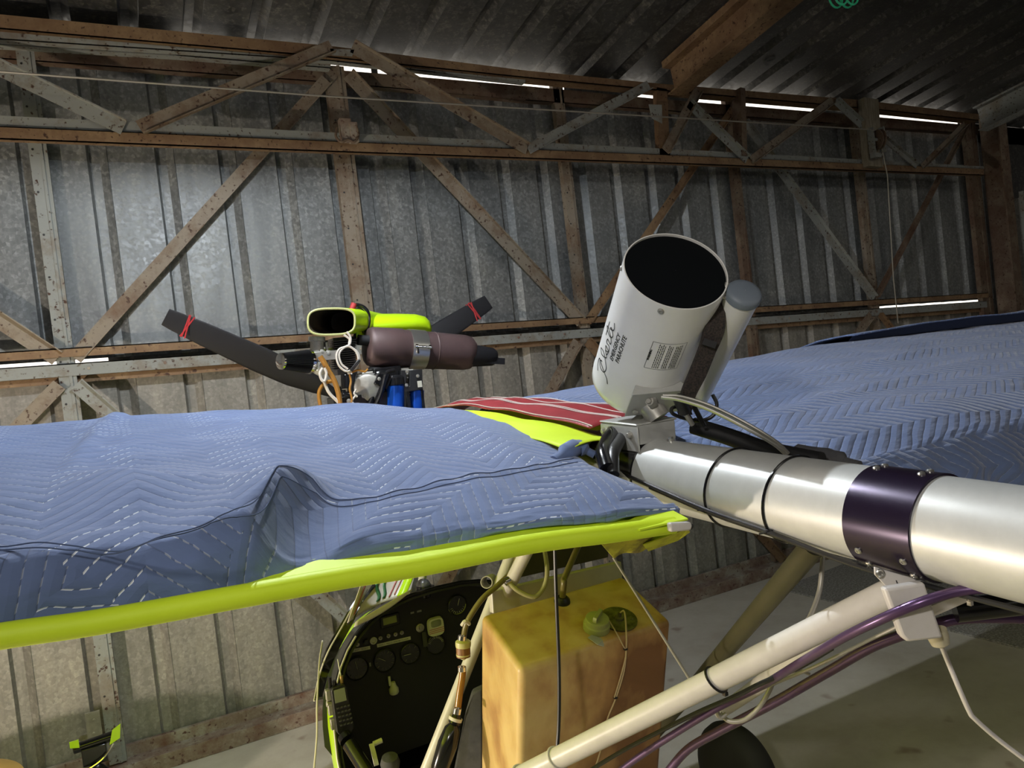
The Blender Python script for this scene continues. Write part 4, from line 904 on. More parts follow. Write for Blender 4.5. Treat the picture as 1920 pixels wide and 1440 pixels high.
many('small_label', [box(IP(773, 1149), (.014, .001, .007)), box(IP(786, 1146), (.018, .001, .007)), box(IP(694, 1246), (.006, .001, .014))], MAT['gink'], ipn, smooth=0)
ft = IP(738, 1290, .02)
mk('lever_knob', M(lathe(ft+V((0, 0, -.022)), (0, 0, 1), [(0, .014), (.005, .018), (.02, .018), (.03, .012), (.045, .008)], 20), box(ft+V((-.012, 0, .03)), (.008, .006, .035))), MAT['labelw'], ipn, label='cream lever knob')
many('panel_screw', [rivet(IP(x, y), (0, -1, 0), .003) for x, y in ((738, 1138), (661, 1188), (778, 1120), (640, 1230))], MAT['gink'], ipn)
# compass on top of the panel
cpx = at(794, 1098, y=PY+.02)
cmp_ = mk('compass', M(lathe(cpx+V((0, 0, -.045)), (0, 0, 1), [(0, .026), (.004, .030), (.03, .030), (.036, .032), (.042, .032), (.048, .029)], 32), box(cpx+V((.03, 0, -.012)), (.02, .02, .012))), MAT['blackgl'], ap, label='black ball compass on the coaming')
mk('compass_bowl', lathe(cpx, (0, 0, 1), [(0, .028), (.01, .0265), (.02, .020), (.026, .010), (.028, .0005)], 32, caps=False), base('glass_bowl', (.06, .06, .06), .05, .0, Coat_Weight=1.0), cmp_)
# windscreen with the striped white cowl seen through it
def scr(u, v):
    p0, p1 = at(652, 1168, y=2.60), at(768, 1114, y=2.66); q0, q1 = at(690, 1060, y=2.68), at(785, 1050, y=2.76)
    p = p0.lerp(p1, u).lerp(q0.lerp(q1, u), v); p.y += .04*math.sin(PI*u); return p
cw = mk('striped_cowl', grid(scr, 16, 12), MAT['decal'], ap, solid=.003, label='white cowl sheet with green, pink and yellow stripes')
def stripe(u0, u1, v0, v1, wv, mat, wd=.05):
    def f(u, v):
        vv = v0+(v1-v0)*v; uu = u0+(u1-u0)*v+wd*u+wv*math.sin(vv*9); p = scr(uu, vv); return p+V((-.0, -.0045, 0))
    mk('stripe', grid(f, 2, 16), MAT[mat], cw, solid=-.0006, smooth=60)
stripe(.42, .34, .10, .95, .05, 'green', .06); stripe(.52, .52, .12, .95, .04, 'green', .05)
stripe(.66, .75, .10, .95, .0, 'pink', .025); stripe(.74, .84, .12, .95, .0, 'pink', .02); stripe(.80, .88, .05, .95, .0, 'yellowgl', .14); stripe(.06, .10, .1, .95, .0, 'pink', .03)
mk('stripe', grid(lambda u, v: scr(.12+.03*u+.05*v, .2+.3*v)+V((0, -.0045, 0)), 2, 8), MAT['gink'], cw, smooth=60)
def lip(u, v):
    a, b = at(664, 1176, y=2.58), at(772, 1108, y=2.64); p = a.lerp(b, u); d_ = at(668, 1163, y=2.585)-at(664, 1176, y=2.58)
    p = p+d_*v*(1.0-.5*u)*.75; p.z -= .012*math.sin(PI*u)*(1-v); return p
mk('coaming_edge', grid(lip, 16, 3), MAT['decal'], ap, solid=.003, label='curled white edge of the coaming')
wsf = [at(700, 1095, y=2.70), at(672, 1130, y=2.66), at(650, 1170, y=2.62), at(622, 1220, y=2.60), at(606, 1265, y=2.60), at(597, 1310, y=2.52)]
mk('windscreen_frame', ribbon(wsf, .016, (1, 0, .2), .006, ws=[.010, .014, .018, .020, .016, .010]), MAT['blackgl'], ap, label='black windscreen edge strip')
mk('frame_piping', tube([p+V((-.016, -.008, 0)) for p in wsf], .003, 6, sm=4), MAT['pwhite'], ap)
def glass(u, v):
    a = PI*(.05+.9*u); r_ = .46-.12*v; return V((PX_-r_*math.cos(a), 2.80+.30*v+.16*math.sin(a)*v, 1.0+.20*math.sin(a)**.7+.30*v*math.sin(a)**.8))
gl_ = base('clear_windscreen', (.9, .92, .9), .03, 0, Transmission_Weight=1.0, IOR=1.05, Alpha=.10)
mk('windscreen', grid(glass, 24, 8), gl_, ap, smooth=60, label='clear curved windscreen')
# cockpit side clutter
cs = at(655, 1400, y=2.30)
mk('throttle_lever', M(cyl(at(655, 1395, y=2.35), at(690, 1450, y=2.25), .022, 18), lathe(at(651, 1388, y=2.36), at(655, 1395, y=2.35)-at(690, 1450, y=2.25), [(0, .024), (.02, .022), (.026, .012)], 18)), MAT['blackgl'], ap, label='black lever in the cockpit')
mk('stick_grip', M(lathe(at(732, 1436, y=2.2), (0, -.2, 1), [(-.08, .02), (-.02, .024), (.01, .03), (.03, .024), (.036, .004)], 20)), MAT['seatgrey'], ap, label='dark foam stick grip')
mk('brake_handle', M(ribbon([at(696, 1395, y=2.35), at(700, 1410, y=2.33), at(706, 1435, y=2.3)], .007, (1, 0, 0), .003), cyl(at(700, 1395, y=2.35), at(716, 1388, y=2.35), .008, 10)), MAT['labelw'], ap)
mk('cabin_floor', plate([V((.62, 1.95, .36)), V((1.28, 1.95, .36)), V((1.25, 3.1, .36)), V((.66, 3.1, .36))], .02), MAT['tanin'], ap)
# handheld radio clipped to the pod's left side
rd = thing('handheld_radio', 'dark handheld radio with a grey screen clipped to the left side of the cockpit', 'radio', at(640, 1375, y=2.40))
def RP(px, py, d=0): return at(px, py, y=2.42-d)
mk('radio_body', plate([RP(624, 1290, .03), RP(646, 1283, .03), RP(651, 1290, .03), RP(664, 1365, .03), RP(660, 1372, .03), RP(637, 1379, .03), RP(632, 1374, .03), RP(621, 1296, .03)], -.028), MAT['black'], rd, bev=.003)
sc_ = mk('radio_screen', plate([RP(626, 1295, .034), RP(646, 1289, .034), RP(650, 1313, .034), RP(629, 1319, .034)], -.002), MAT['lcd'], rd, smooth=0)
mk('keypad', M(*[box(RP(634+i*6.5+j*1.5, 1328-i*1.8+j*8, .034), (.007, .003, .005)) for i in range(4) for j in range(5)]), MAT['seatgrey'], rd, smooth=0)
mk('antenna', tube([RP(641, 1282, .01), RP(638, 1262, .01), RP(633, 1236, .01)], [.004, .0022, .0012], 8), MAT['labelw'], rd)
mk('antenna_base', cyl(RP(641, 1284, .01), RP(640, 1267, .01), .006, 12), base('brass', (.5, .35, .12), .3, .9), rd)
mk('radio_knob', M(cyl(RP(628, 1290, .01), RP(627, 1276, .01), .007, 12), cyl(RP(619, 1290, .01), RP(618, 1270, .01), .006, 12)), MAT['blackgl'], rd)
mk('belt_clip', M(*[box(RP(617+i*4.5, 1302+i*27, .0), (.022, .02, .035)) for i in range(3)], cyl(RP(612, 1320, .0), RP(624, 1318, .0), .010, 12), cyl(RP(620, 1356, .0), RP(630, 1354, .0), .010, 12)), MAT['zinc'], rd, bev=.002)
tag(mk('headset_cord', tube([at(610, 1200, y=2.7)+V((-.01, 0, 0)), at(599, 1240, y=2.6), at(596, 1290, y=2.5), at(594, 1330, y=2.45), at(594, 1380, y=2.4), at(588, 1450, y=2.35)], .003, 6, sm=5), MAT['wirew']), 'thin pale cord hanging down outside the left edge of the cockpit', 'cord')

# --- wings
def lerp_tab(t, tab):
    if t <= tab[0][0]: return tab[0][1]
    for (a, b), (c, d_) in zip(tab[:-1], tab[1:]):
        if t <= c: return b+(d_-b)*(t-a)/(c-a)
    return tab[-1][1]
TEC = [at(px, py, y=1.0) for px, py in ((0, 1193), (192, 1165), (440, 1120), (653, 1082), (794, 1060), (1000, 1019), (1150, 1000), (1262, 984))]
ZTE = [(-3, TEC[0].z+.05*2.8)]+[(p.x, p.z) for p in TEC[:-1]]+[(.80, 1.708), (1.05, 1.70), (1.5, 1.73), (2.5, 1.745), (6, 1.76)]
ZCR = [(-3, 2.15), (-.3, 2.006), (.06, 1.988), (.53, 1.952), (.8, 1.908), (1.0, 1.903), (1.5, 1.923), (2.5, 1.943), (4.4, 1.955), (6, 1.965)]
GT = [(0, .10), (.06, .18), (.14, .36), (.25, .56), (.4, .78), (.55, .92), (.70, 1.0), (.8, .97), (.9, .84), (.96, .68), (1, .45)]
YT, YL = 1.0, 2.50
def zw(x, y):
    v = (y-YT)/(YL-YT); a = lerp_tab(x, ZTE); return a+(lerp_tab(x, ZCR)-a)*lerp_tab(v, GT)
def wing(x0, x1, name, label, n=90, yt=YT+.024):
    rows = []
    for i in range(n+1):
        x = x0+(x1-x0)*i/n; top = []; bot = []
        for j in range(21):
            y = yt+(YL-yt)*j/20; z = zw(x, y); th = .004+.10*max(math.sin(PI*max(0, min((y-YT)/(YL-YT)*.9+.02, 1))), 0)**.7
            dz = .012+.010*max(0, 1-(y-YT)/.06); top.append(V((x, y, z-dz))); bot.append(V((x, y, z-dz-th)))
        rows.append(top+bot[::-1])
    return mk(name, loft(rows), MAT['yellow'], ap, smooth=50, label=label)
lw = wing(-2.3, .80, 'wing', 'left wing in fluorescent yellow fabric')
rw = wing(1.06, 5.6, 'wing', 'right wing in fluorescent yellow fabric', yt=YT+.20)
# trailing edge of the left wing: sleeved tube, seen from the front face
tz = lambda x: lerp_tab(x, ZTE)
te = [V((x, 1.035, tz(x)+.012)) for x in (-2.3, -1.2, -.6, -.2, .2, .5, .7)]
lte = mk('trailing_edge', tube([V((x_, 1.0, lerp_tab(x_, ZTE))) for x_ in (-2.3, -1.8, -1.3, -.9, -.6, -.4, -.28)]+TEC, .0148, 20, sm=6), MAT['yellow'], lw, label='rounded yellow trailing-edge sleeve')
pe0 = at(1246, 987, y=YT-.01); pe1 = at(1288, 984, y=YT-.012)
def flap(u, v):
    a, b = at(1120, 1012, y=YT-.0), at(1252, 985, y=YT-.01); c_, d_ = at(1150, 1046, y=YT+.03), at(1240, 1016, y=YT+.05)
    return a.lerp(b, u).lerp(c_.lerp(d_, u), v)+V((0, 0, .004*math.sin(u*9)))
mk('loose_flap', grid(flap, 12, 6), noisy('soiled_yellow', [(.42, (.16, .13, .03)), (.52, (.50, .47, .03))], 9, .6), lw, solid=.002, label='grubby loose fabric flap')
mk('tube_end', M(plate([at(1249, 979, y=YT-.022), at(1287, 977, y=YT-.022), at(1290, 984, y=YT-.022), at(1287, 993, y=YT-.022), at(1250, 996, y=YT-.022)][::-1], -.012), ), MAT['pwhite'], lw, bev=.003, label='white end of the trailing-edge spar')
mk('spar_hole', M(lathe(at(1268, 987, y=YT-.0225), (0, -1, 0), [(0, .0035), (.0006, .0035)], 14), bolt(at(1293, 987, y=YT-.0), (1, 0, 0), .004)), MAT['ink'], lw)
def tipf(u, v):
    a, b = at(1180, 975, y=YT+.04), at(1296, 966, y=YT+.01); c_, d_ = at(1180, 1002, y=YT-.012), at(1290, 975, y=YT-.018)
    p = a.lerp(b, u).lerp(c_.lerp(d_, u), v); return p
mk('root_fabric', plate([at(1150, 990, y=YT+.03), at(1200, 965, y=YT+.04), at(1236, 950, y=YT+.05), at(1262, 957, y=YT+.03), at(1290, 972, y=YT-.01), at(1262, 978, y=YT-.022), at(1200, 992, y=YT-.018)][::-1], .003), MAT['yellow'], lw)
mk('rear_flap_tip', plate([at(1205, 1020, y=YT+.02), at(1288, 990, y=YT-.0), at(1293, 996, y=YT+.0), at(1270, 1012, y=YT+.03), at(1215, 1032, y=YT+.05)], .002), noisy('soiled_yellow_tip', [(.45, (.34, .33, .03)), (.6, (.55, .6, .03))], 20, .6), lw)
# centre gap cover: red vinyl and yellow strips
def cover(xa0, xa1, xb0, xb1, y0, y1, dz, name, mat, label, par=ap, sol=.002):
    def f(u, v):
        y = y0+(y1-y0)*v; xl = xa0+(xa1-xa0)*v; xr = xb0+(xb1-xb0)*v; x = xl+(xr-xl)*u
        return V((x, y, GZC(x, y)+dz+.003*math.sin(v*23+u*4)+.008*math.sin(PI*u)))
    return mk(name, grid(f, 12, 50), MAT[mat], par, solid=sol, smooth=60, label=label), f
def GZC(x, y):
    v = (y-1.2)/(2.5-1.2); return lerp_tab(v, [(0, 1.835), (.1, 1.850), (.3, 1.878), (.6, 1.902), (.8, 1.905), (.95, 1.88), (1, 1.86)])
yA, yB = 1.36, 2.52
rc0, rf = cover(.86, .885, 1.07, 1.045, yA, yB, .010, 'gap_cover', 'red', 'red vinyl gap cover with pale stitching')
cover(.745, .80, .875, .90, 1.27, yB, -.006, 'gap_strip', 'yellow', 'yellow strip beside the red cover')
st_ = []
for u in (.03, .36, .40, .66, .97):
    pts = [rf(u+.015*math.sin(i*.4), i/40)+V((0, 0, .0022)) for i in range(41)]
    st_.append(tube(pts, .0014, 5))
mk('stitching', M(*st_), MAT['stitch'], rc0)
mk('root_rib', M(plate([V((.86, 1.40, 1.84)), V((.80, 1.22, 1.80)), V((.84, 1.26, 1.76)), V((.92, 1.42, 1.78))], .01)), MAT['tanin'], ap)
mk('root_webbing', M(tube([at(1085, 856, y=1.38), at(1120, 868, y=1.34), at(1150, 886, y=1.28), at(1170, 905, y=1.22)], .012, 10, sm=4)), noisy('pale_rag', [(.4, (.45, .43, .36)), (.6, (.6, .58, .5))], 20, .8), ap)
mk('engine_bearer', M(cyl((.87, 2.4, 1.80), (.87, 3.2, 1.80), .02, 16), cyl((1.0, 2.4, 1.80), (1.0, 3.2, 1.80), .02, 16), cyl((.935, 3.0, 1.84), (.935, 3.62, 1.90), .03, 16)), MAT['black'], ap)
many('cabane_tube', [cyl((.935-.02, 1.6, 1.72), (.935-.1, 1.9, 1.35), .018, 14), cyl((.935, 2.5, 1.8), (.935, 2.85, 1.2), .016, 14)], MAT['pwhite'], ap)
# ================================================================ packing blankets lying on the wings
def smooth(a, b, t):
    t = max(0, min(1, (t-a)/(b-a))); return t*t*(3-2*t)
def on_wing(px, py, h=.01):
    d = at(px, py, y=2.0)-CAM; lo, hi = .9, 2.4
    for _ in range(40):
        y = (lo+hi)/2; p = CAM+d*(y/2.0)
        if p.z > zw(p.x, max(YT, y))+h: lo = y
        else: hi = y
    return V((p.x, p.y))
P1 = on_wing(522, 888, .070); P2 = on_wing(345, 1085, .070)     # crest of the big fold, from its peak to the hem
def nz(x, y, s, seed=0): return noise.noise(V((x*s, y*s, seed)))
_s = [on_wing(x, y, h) for x, y, h in ((-200, 1005, .06), (0, 1020, .06), (150, 1026, .065), (300, 1030, .07), (410, 985, .075), (522, 890, .072), (590, 915, .03), (645, 932, .014), (705, 934, .014), (800, 915, .014), (950, 888, .014), (1080, 866, .014))]
SEAM = [(-2.5, _s[0].y)]+[(p.x, p.y) for p in _s]+[(1.2, _s[-1].y)]
def lift(x, y):
    z = 0
    d_ = (P2-P1); L_ = d_.length; d_ = d_/L_; nrm = V((-d_.y, d_.x))      # nrm points to +x side
    if nrm.x < 0: nrm = -nrm
    q = V((x, y))-P1; t = q.dot(d_)/L_; s = q.dot(nrm)
    tt = t*L_
    along = smooth(-.16, .015, tt)
    s += .012*math.sin(tt*16)
    if s < 0: prof = math.exp(-(abs(s)/.40)**1.5)*(1-.25*math.exp(-((s+.10)/.06)**2))
    else: prof = math.exp(-(s/(.030+.03*max(tt, 0)))**2.6)
    if tt < 0: prof = min(prof, math.exp(-(s/.10)**2)+.55*math.exp(-(abs(s)/.4)**1.5)*(s < 0))
    z += .070*along*prof
    z -= .020*along*math.exp(-((s-.075)/.04)**2)
    z += .014*smooth(.05, .2, tt)*math.exp(-((s-.20)/.05)**2)
    # hem seam: small step, gathers
    ys = lerp_tab(x, SEAM)
    dd = y-ys
    z += .0055*math.exp(-(dd/.014)**2)*(1+.25*math.sin(x*90)) + (.006 if dd < 0 else 0)*(1-math.exp(-(dd/.02)**2))
    z += .016*math.exp(-((x-.79)**2+(y-1.29)**2)/.0012)+.014*math.exp(-((x-.74)**2+(y-1.10)**2)/.006)
    # small rumples
    z += .006*nz(x, y, 5, 1)+.004*nz(x, y, 13, 2)+.010*nz(x, y, 2.0, 3)*smooth(1.0, 1.3, y)
    if x < .0: z += .012*math.exp(-((x+.12-.1*(y-1.3))/.02)**2)*smooth(1.3, 1.6, y)
    return z
BOT = [at(0, 1172, y=1.013), at(330, 1136, y=1.018), at(420, 1112, y=1.04), at(600, 1071, y=1.045), at(960, 996, y=1.042), at(1230, 955, y=1.033)]
BOT = [(-2.5, BOT[0].z+.05*2.3)]+[(p.x, p.z) for p in BOT]
XL0, XL1 = -1.9, .905
def lb_right(y): return lerp_tab(y, [(1.0, .80), (1.06, .815), (1.15, .81), (1.25, .79), (1.3, .775), (1.5, .79), (1.8, .825), (2.2, .855), (2.6, .865)])
NU, NV, ND = 420, 260, 14
def lb(u, v):
    pass
vs, uvs = [], []
def YEX(x): return lerp_tab(x, [(-.2, 1.030), (.05, 1.035), (.2, 1.07), (.53, 1.060), (.78, 1.050)])
for i in range(NU+1):
    for j in range(NV+ND+1):
        if j >= ND:
            y = 1.06+(2.56-1.06)*((j-ND)/NV)
            xr = lb_right(y); x = XL0+(xr-XL0)*(i/NU)**.8
            YE = YEX(x); y = YE+(2.56-YE)*((j-ND)/NV)
            z = zw(x, y)+.010+lift(x, y)
            # round the long edges
            e = (xr-x)/.03
            if e < 1: z -= .022*(1-e)**2
            e = (y-YE)/.05
            if e < 1: z -= .010*(1-e)**2
            if y > 2.42: z -= ((y-2.42)/.14)**2*.03
            hv = y
        else:
            t = (ND-j)/ND
            xr = lb_right(1.06); x = XL0+(xr-XL0)*(i/NU)**.8; YE = YEX(x)
            z0 = zw(x, YE)+.010+lift(x, YE)-.010
            dep = max(.02, z0-lerp_tab(x, BOT))
            y = YE-.020*math.sin(min(t*1.6, 1)*PI/2)+.004*nz(x, t, 14, 6)
            z = z0-dep*(t*.9+.1*t*t)+.002*nz(x, t*2, 20, 5)
            hv = YE-t*dep
        vs.append(V((x, y, z))); uvs.append((x, hv))
K = NV+ND+1
fs_ = [(i*K+j, (i+1)*K+j, (i+1)*K+j+1, i*K+j+1) for i in range(NU) for j in range(K-1)]
lbo = mk('packing_blanket', (vs, fs_), MAT['blanket'], uv=uvs, smooth=180, solid=.007)
tag(lbo, 'blue quilted packing blanket with a raised fold, spread over the left wing', 'blanket')
# the lower flap beyond the hem is quilted in the other direction
lbo.data.materials.append(MAT['blanket2'])
for p in lbo.data.polygons:
    x, y = uvs[p.vertices[0]]
    if y < lerp_tab(x, SEAM)-.004: p.material_index = 1
# seam rows
def lsurf(x, y, o=.004):
    z = zw(x, y)+.010+lift(x, y); return V((x, y, z+o))
sm_ = []
for k_, dy in enumerate((0, -.014)):
    pts = [lsurf(x, lerp_tab(x, SEAM)+dy, .0006) for x in [-1.2+1.95*i/400 for i in range(401)]]
    sm_.append(tube(pts, .0009, 5))
mk('hem_seam', M(*sm_), base('hem_blue', (.05, .075, .15), .9), lbo, label='dark stitched hem')
kn = V((.765, 1.285, zw(.765, 1.285)+.028))
mk('bunched_corner', M(tube([kn+V((-.05, -.012, -.012)), kn+V((-.01, 0, 0)), kn+V((.02, .006, .004)), kn+V((.045, -.01, -.014))], [.012]*4+[.019]*5+[.016]*4+[.008]*3, 12, sm=5)), MAT['blanket2'], lbo)

def rlift(x, y):
    z = .006*nz(x, y, 4, 11)+.005*nz(x, y, 10, 12)+.012*nz(x*.6, y, 3, 13)
    for a, b, w_, h_ in ((1.75, 1.35, .03, .010), (2.3, 1.6, .03, .010), (1.5, 1.55, .02, .007), (2.7, 1.3, .03, .01)):
        s = (y-b)-(x-a)*.12; z += h_*math.exp(-(s/w_)**2)*math.exp(-((x-a)/.5)**2)
    return z
YR = 1.07
vs, uvs = [], []
NU, NV, ND = 300, 160, 44
def rb_left(y): return lerp_tab(y, [(0.9, 1.10), (1.2, 1.10), (1.45, 1.06), (2.0, 1.05), (2.6, 1.03)])
for i in range(NU+1):
    for j in range(NV+ND+1):
        if j >= ND:
            y = YR+(2.56-YR)*((j-ND)/NV); xl = rb_left(y); x = xl+(5.5-xl)*(i/NU)**1.35
            z = zw(x, y)+.010+rlift(x, y)
            e = (y-YR)/.10
            if e < 1: z -= .02*(1-e)**2
            if y > 2.42: z -= ((y-2.42)/.14)**2*.03
            if x-xl < .03: z -= .02*(1-(x-xl)/.03)**2
            hv = y
        else:
            t = (ND-j)/ND; xl = rb_left(YR); x = xl+(5.5-xl)*(i/NU)**1.35
            z0 = zw(x, YR)+.010+rlift(x, YR)-.02
            dep = lerp_tab(x, [(1.1, .02), (1.3, .05), (1.6, .17), (2.0, .24), (5, .26)])
            y = YR-lerp_tab(x, [(1.1, .02), (1.5, .05), (2, .10), (5, .12)])*(1-(1-t)**2)+.012*math.sin(x*38+2*nz(x, t, 3, 9))*t
            z = z0-dep*t**1.25+.003*nz(x*2, t*2, 10, 8)
            hv = YR-t*dep
        vs.append(V((x, y, z))); uvs.append((x, hv))
K = NV+ND+1
fs_ = [(i*K+j, (i+1)*K+j, (i+1)*K+j+1, i*K+j+1) for i in range(NU) for j in range(K-1)]
rbo = mk('packing_blanket', (vs, fs_), MAT['blanket3'], uv=uvs, smooth=180, solid=.007)
tag(rbo, 'blue wrinkled packing blanket spread over the right wing, draped down at its rear edge', 'blanket')
# third blanket overlapping farther out, its near edge lifted
vs, uvs = [], []
NU, NV = 90, 60
for i in range(NU+1):
    for j in range(NV+1):
        s = j/NV; x = 2.55+3.0*i/NU
        ye = 2.02-.16*(x-2.55); y = ye+(2.6-ye)*s
        lf = .018+.020*smooth(2.55, 3.3, x)
        z = zw(x, y)+.022+lf*(1-s)**1.5+.006*nz(x, y, 5, 21)+.006*math.sin(x*5)*(1-s)
        if y > 2.42: z -= ((y-2.42)/.18)**2*.03
        vs.append(V((x, y, z))); uvs.append((x, y))
K = NV+1
fs_ = [(i*K+j, (i+1)*K+j, (i+1)*K+j+1, i*K+j+1) for i in range(NU) for j in range(NV)]
tbo = mk('packing_blanket', (vs, fs_), MAT['blanket3'], uv=uvs, smooth=180, solid=.006)
tag(tbo, 'second blanket on the right wing, its near edge lifted over a gap coloured dark for shade, at the far right', 'blanket')
def band(u, v):  # dark strip across the opening under the edge: shade put in as colour
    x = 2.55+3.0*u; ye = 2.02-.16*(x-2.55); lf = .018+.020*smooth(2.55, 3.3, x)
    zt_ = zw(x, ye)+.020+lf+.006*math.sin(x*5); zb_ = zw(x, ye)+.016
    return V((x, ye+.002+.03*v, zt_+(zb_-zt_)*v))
mk('lining', grid(band, 60, 4), MAT['navy'], tbo, label='navy strip standing in for shade under the lifted edge')
# ================================================================ engine, muffler and propeller in front of the wing
EY = 3.10
def EP(px, py, y=EY): return at(px, py, y=y)
eng = mk('engine', M(box((.93, 3.12, 1.98), (.20, .30, .16)), *[box((.93, 3.12, 1.92+.016*i), (.23, .32, .006)) for i in range(9)], cyl((.93, 3.0, 1.90), (.93, 3.3, 1.90), .075, 28)), MAT['zinc'], ap, bev=.003, label='grey two-stroke engine block with cooling fins')
# crankcase end / starter disc
sc0 = EP(690, 727, 2.95)
mk('starter_housing', M(lathe(sc0, (-.3, -1, 0), [(-.06, .058), (0, .058), (.012, .054), (.018, .040), (.020, .0005)], 36), bolt(sc0+V((.04, -.03, .03)), (0, -1, 0), .008), bolt(sc0+V((-.03, -.03, -.03)), (0, -1, 0), .006)), MAT['zinc'], eng, label='round pale cast starter housing')
mk('starter_cover', M(box(sc0+V((.055, -.01, .02)), (.06, .05, .05), V((1, 0, -.6))), cyl(sc0+V((.02, -.03, -.06)), sc0+V((.08, -.03, .05)), .012, 12)), MAT['blackgl'], eng, bev=.004)
mk('crankcase', M(box(EP(680, 755, 3.0), (.26, .12, .07)), cyl(EP(660, 700, 2.98), EP(662, 745, 2.98), .022, 18), cyl(EP(648, 702, 2.98), EP(649, 728, 2.98), .02, 18), cyl(EP(640, 742, 2.98), EP(690, 752, 2.98), .02, 14), cyl(EP(700, 740, 2.94), EP(690, 765, 2.94), .012, 12)), MAT['blackgl'], eng, bev=.003)
mk('fin_block', M(*[box(EP(642, 640+4*i, 3.02), (.09, .10, .004)) for i in range(14)], box(EP(642, 668, 3.05), (.08, .10, .15))), MAT['seatgrey'], eng)
# intake scoop
def ring(cx_, cy_, w_, h_, y, n=3.2, k=44):
    a = EP(cx_, cy_, y); ux = EP(cx_+w_/2, cy_-w_*.02, y)-a; uz = EP(cx_, cy_-h_/2, y)-a
    return sell(a, ux, uz, n, k)
r_out = [ring(622, 603, 90, 52, 2.90), ring(640, 603, 88, 50, 3.0), ring(662, 603, 84, 44, 3.15), ring(690, 604, 74, 34, 3.28)]
r_in = [ring(622, 603, 84, 46, 2.897), ring(640, 603, 82, 44, 3.0), ring(660, 603, 76, 38, 3.14)]
scp = mk('intake_scoop', loft(r_out, (False, True)), MAT['yellowgl'], ap, label='fluorescent yellow cooling scoop')
mk('scoop_lining', loft(r_in, (False, True)), noisy('brown_lining', [(.4, (.03, .022, .015)), (.6, (.075, .055, .035))], 14, .4), scp, label='brown-black inside of the scoop')
mk('scoop_rim', tube(sell(EP(622, 603, 2.897), EP(665.5, 602, 2.897)-EP(622, 603, 2.897), EP(622, 578.5, 2.897)-EP(622, 603, 2.897), 3.2, 44), .0042, 8, closed=True), base('rim_cream', (.50, .52, .22), .4), scp)
c2 = [ring(700, 606, 6, 22, 3.10), ring(706, 602, 10, 34, 3.12)]
def cowl(u, v):
    px = 690+118*u; top = lerp_tab(u, [(0, 592), (.08, 590), (.45, 589.5), (.75, 590.5), (.9, 595), (.97, 603), (1, 614)]); bot = lerp_tab(u, [(0, 632), (1, 624)])
    a = v*PI; cz = (top+bot)/2; hz = (bot-top)/2
    return EP(px, cz-hz*math.cos(a), 3.22-.10*math.sin(a)*(1-.6*u**4))
mk('fan_cowl', M(grid(cowl, 30, 16), plate([EP(668, 596, 3.0), EP(686, 594, 3.12), EP(690, 630, 3.12), EP(668, 632, 3.0)], .01)), MAT['yellowgl'], scp, solid=.004, smooth=60, label='rounded yellow shroud behind the muffler')
# muffler
m0, m1 = EP(689, 650, 3.02), EP(888, 662, 3.02)
MD = (m1-m0).normalized(); ML = (m1-m0).length; MR = .083
muf = mk('muffler', lathe(m0, MD, [(-.012, .0005), (-.012, .030), (-.006, MR*.80), (.004, MR*.94), (.018, MR), (ML*.30, MR*1.02), (ML*.31, MR*.985), (ML*.60, MR*.97), (ML*.605, MR*.99), (ML*.61, MR*.96), (ML*.90, MR*.93), (ML*.96, MR*.86), (ML, MR*.62), (ML+.004, .0005)], 56, caps=False), MAT['muf'], ap, smooth=35, label='dull brown cylindrical muffler')
_, MS, MU = frame(MD)
mk('outlet_stub', M(lathe(m0+MU*.022+MS*.035, -MD, [(-.02, .022), (.050, .0215), (.050, .017), (.01, .017)], 28)), MAT['carbon'], muf)
tl0 = m1+V((-.01, -.02, -.012))
mk('tail_pipe', M(lathe(tl0, MD, [(-.02, .050), (.03, .046), (.09, .040), (.105, .030), (.112, .0005)], 28, caps=False), box(tl0+MD*.08+V((0, -.03, -.02)), (.11, .004, .028), MD)), MAT['carbon'], muf)
mk('clamp_band', M(lathe(m0+MD*ML*.36, MD, [(0, MR*1.0), (0, MR*1.035), (ML*.15, MR*1.02), (ML*.15, MR*.98)], 56)), MAT['steelbr'], muf, label='bright steel clamp band')
bt = m0+MD*ML*.37-MS*0+V((0, -MR*1.06, .006))
mk('clamp_screw', M(cyl(bt, bt+MD*ML*.14, .0055, 10), *[lathe(bt+MD*ML*f, MD, [(0, .009), (.012, .009)], 12) for f in (0, .12)], cyl(bt+MD*.01, bt+MD*.01+V((0, 0, -.03)), .005, 8)), MAT['chrome'], muf)
# carburettor with cone filter
cb0 = EP(600, 655, 2.95)
carb = mk('carburettor', M(cyl(EP(595, 682, 2.95), EP(594, 636, 2.95), .026, 24), cyl(EP(594, 640, 2.95), EP(594, 632, 2.95), .032, 24), cyl(EP(586, 668, 2.95), EP(640, 660, 3.02), .022, 20), cyl(EP(585, 640, 2.94), EP(584, 634, 2.94), .008, 10), box(EP(606, 668, 2.94), (.10, .05, .035)), cyl(EP(616, 690, 2.94), EP(612, 642, 2.94), .006, 10), bolt(EP(604, 660, 2.92), (0, -1, 0), .007), bolt(EP(616, 663, 2.92), (0, -1, 0), .009)), MAT['zinc'], ap, bev=.001, label='grey carburettor')
f0, f1 = EP(525, 677, 2.88), EP(582, 678, 2.93); FD = (f1-f0).normalized(); FL = (f1-f0).length
pl = []
nn = 44
_, fs1, fu1 = frame(FD)
for t, r in ((.004, .030), (FL-.014, .046)):
    for k_ in range(nn*2):
        a = PI*k_/nn; rr = r*(1 if k_ % 2 else .88); pl.append(f0+FD*t+(fs1*math.cos(a)+fu1*math.sin(a))*rr)
ff = [(j_, (j_+1) % (2*nn), 2*nn+(j_+1) % (2*nn), 2*nn+j_) for j_ in range(2*nn)]
flt = mk('air_filter', (pl, ff), MAT['black'], ap, smooth=0, label='black pleated cone air filter')
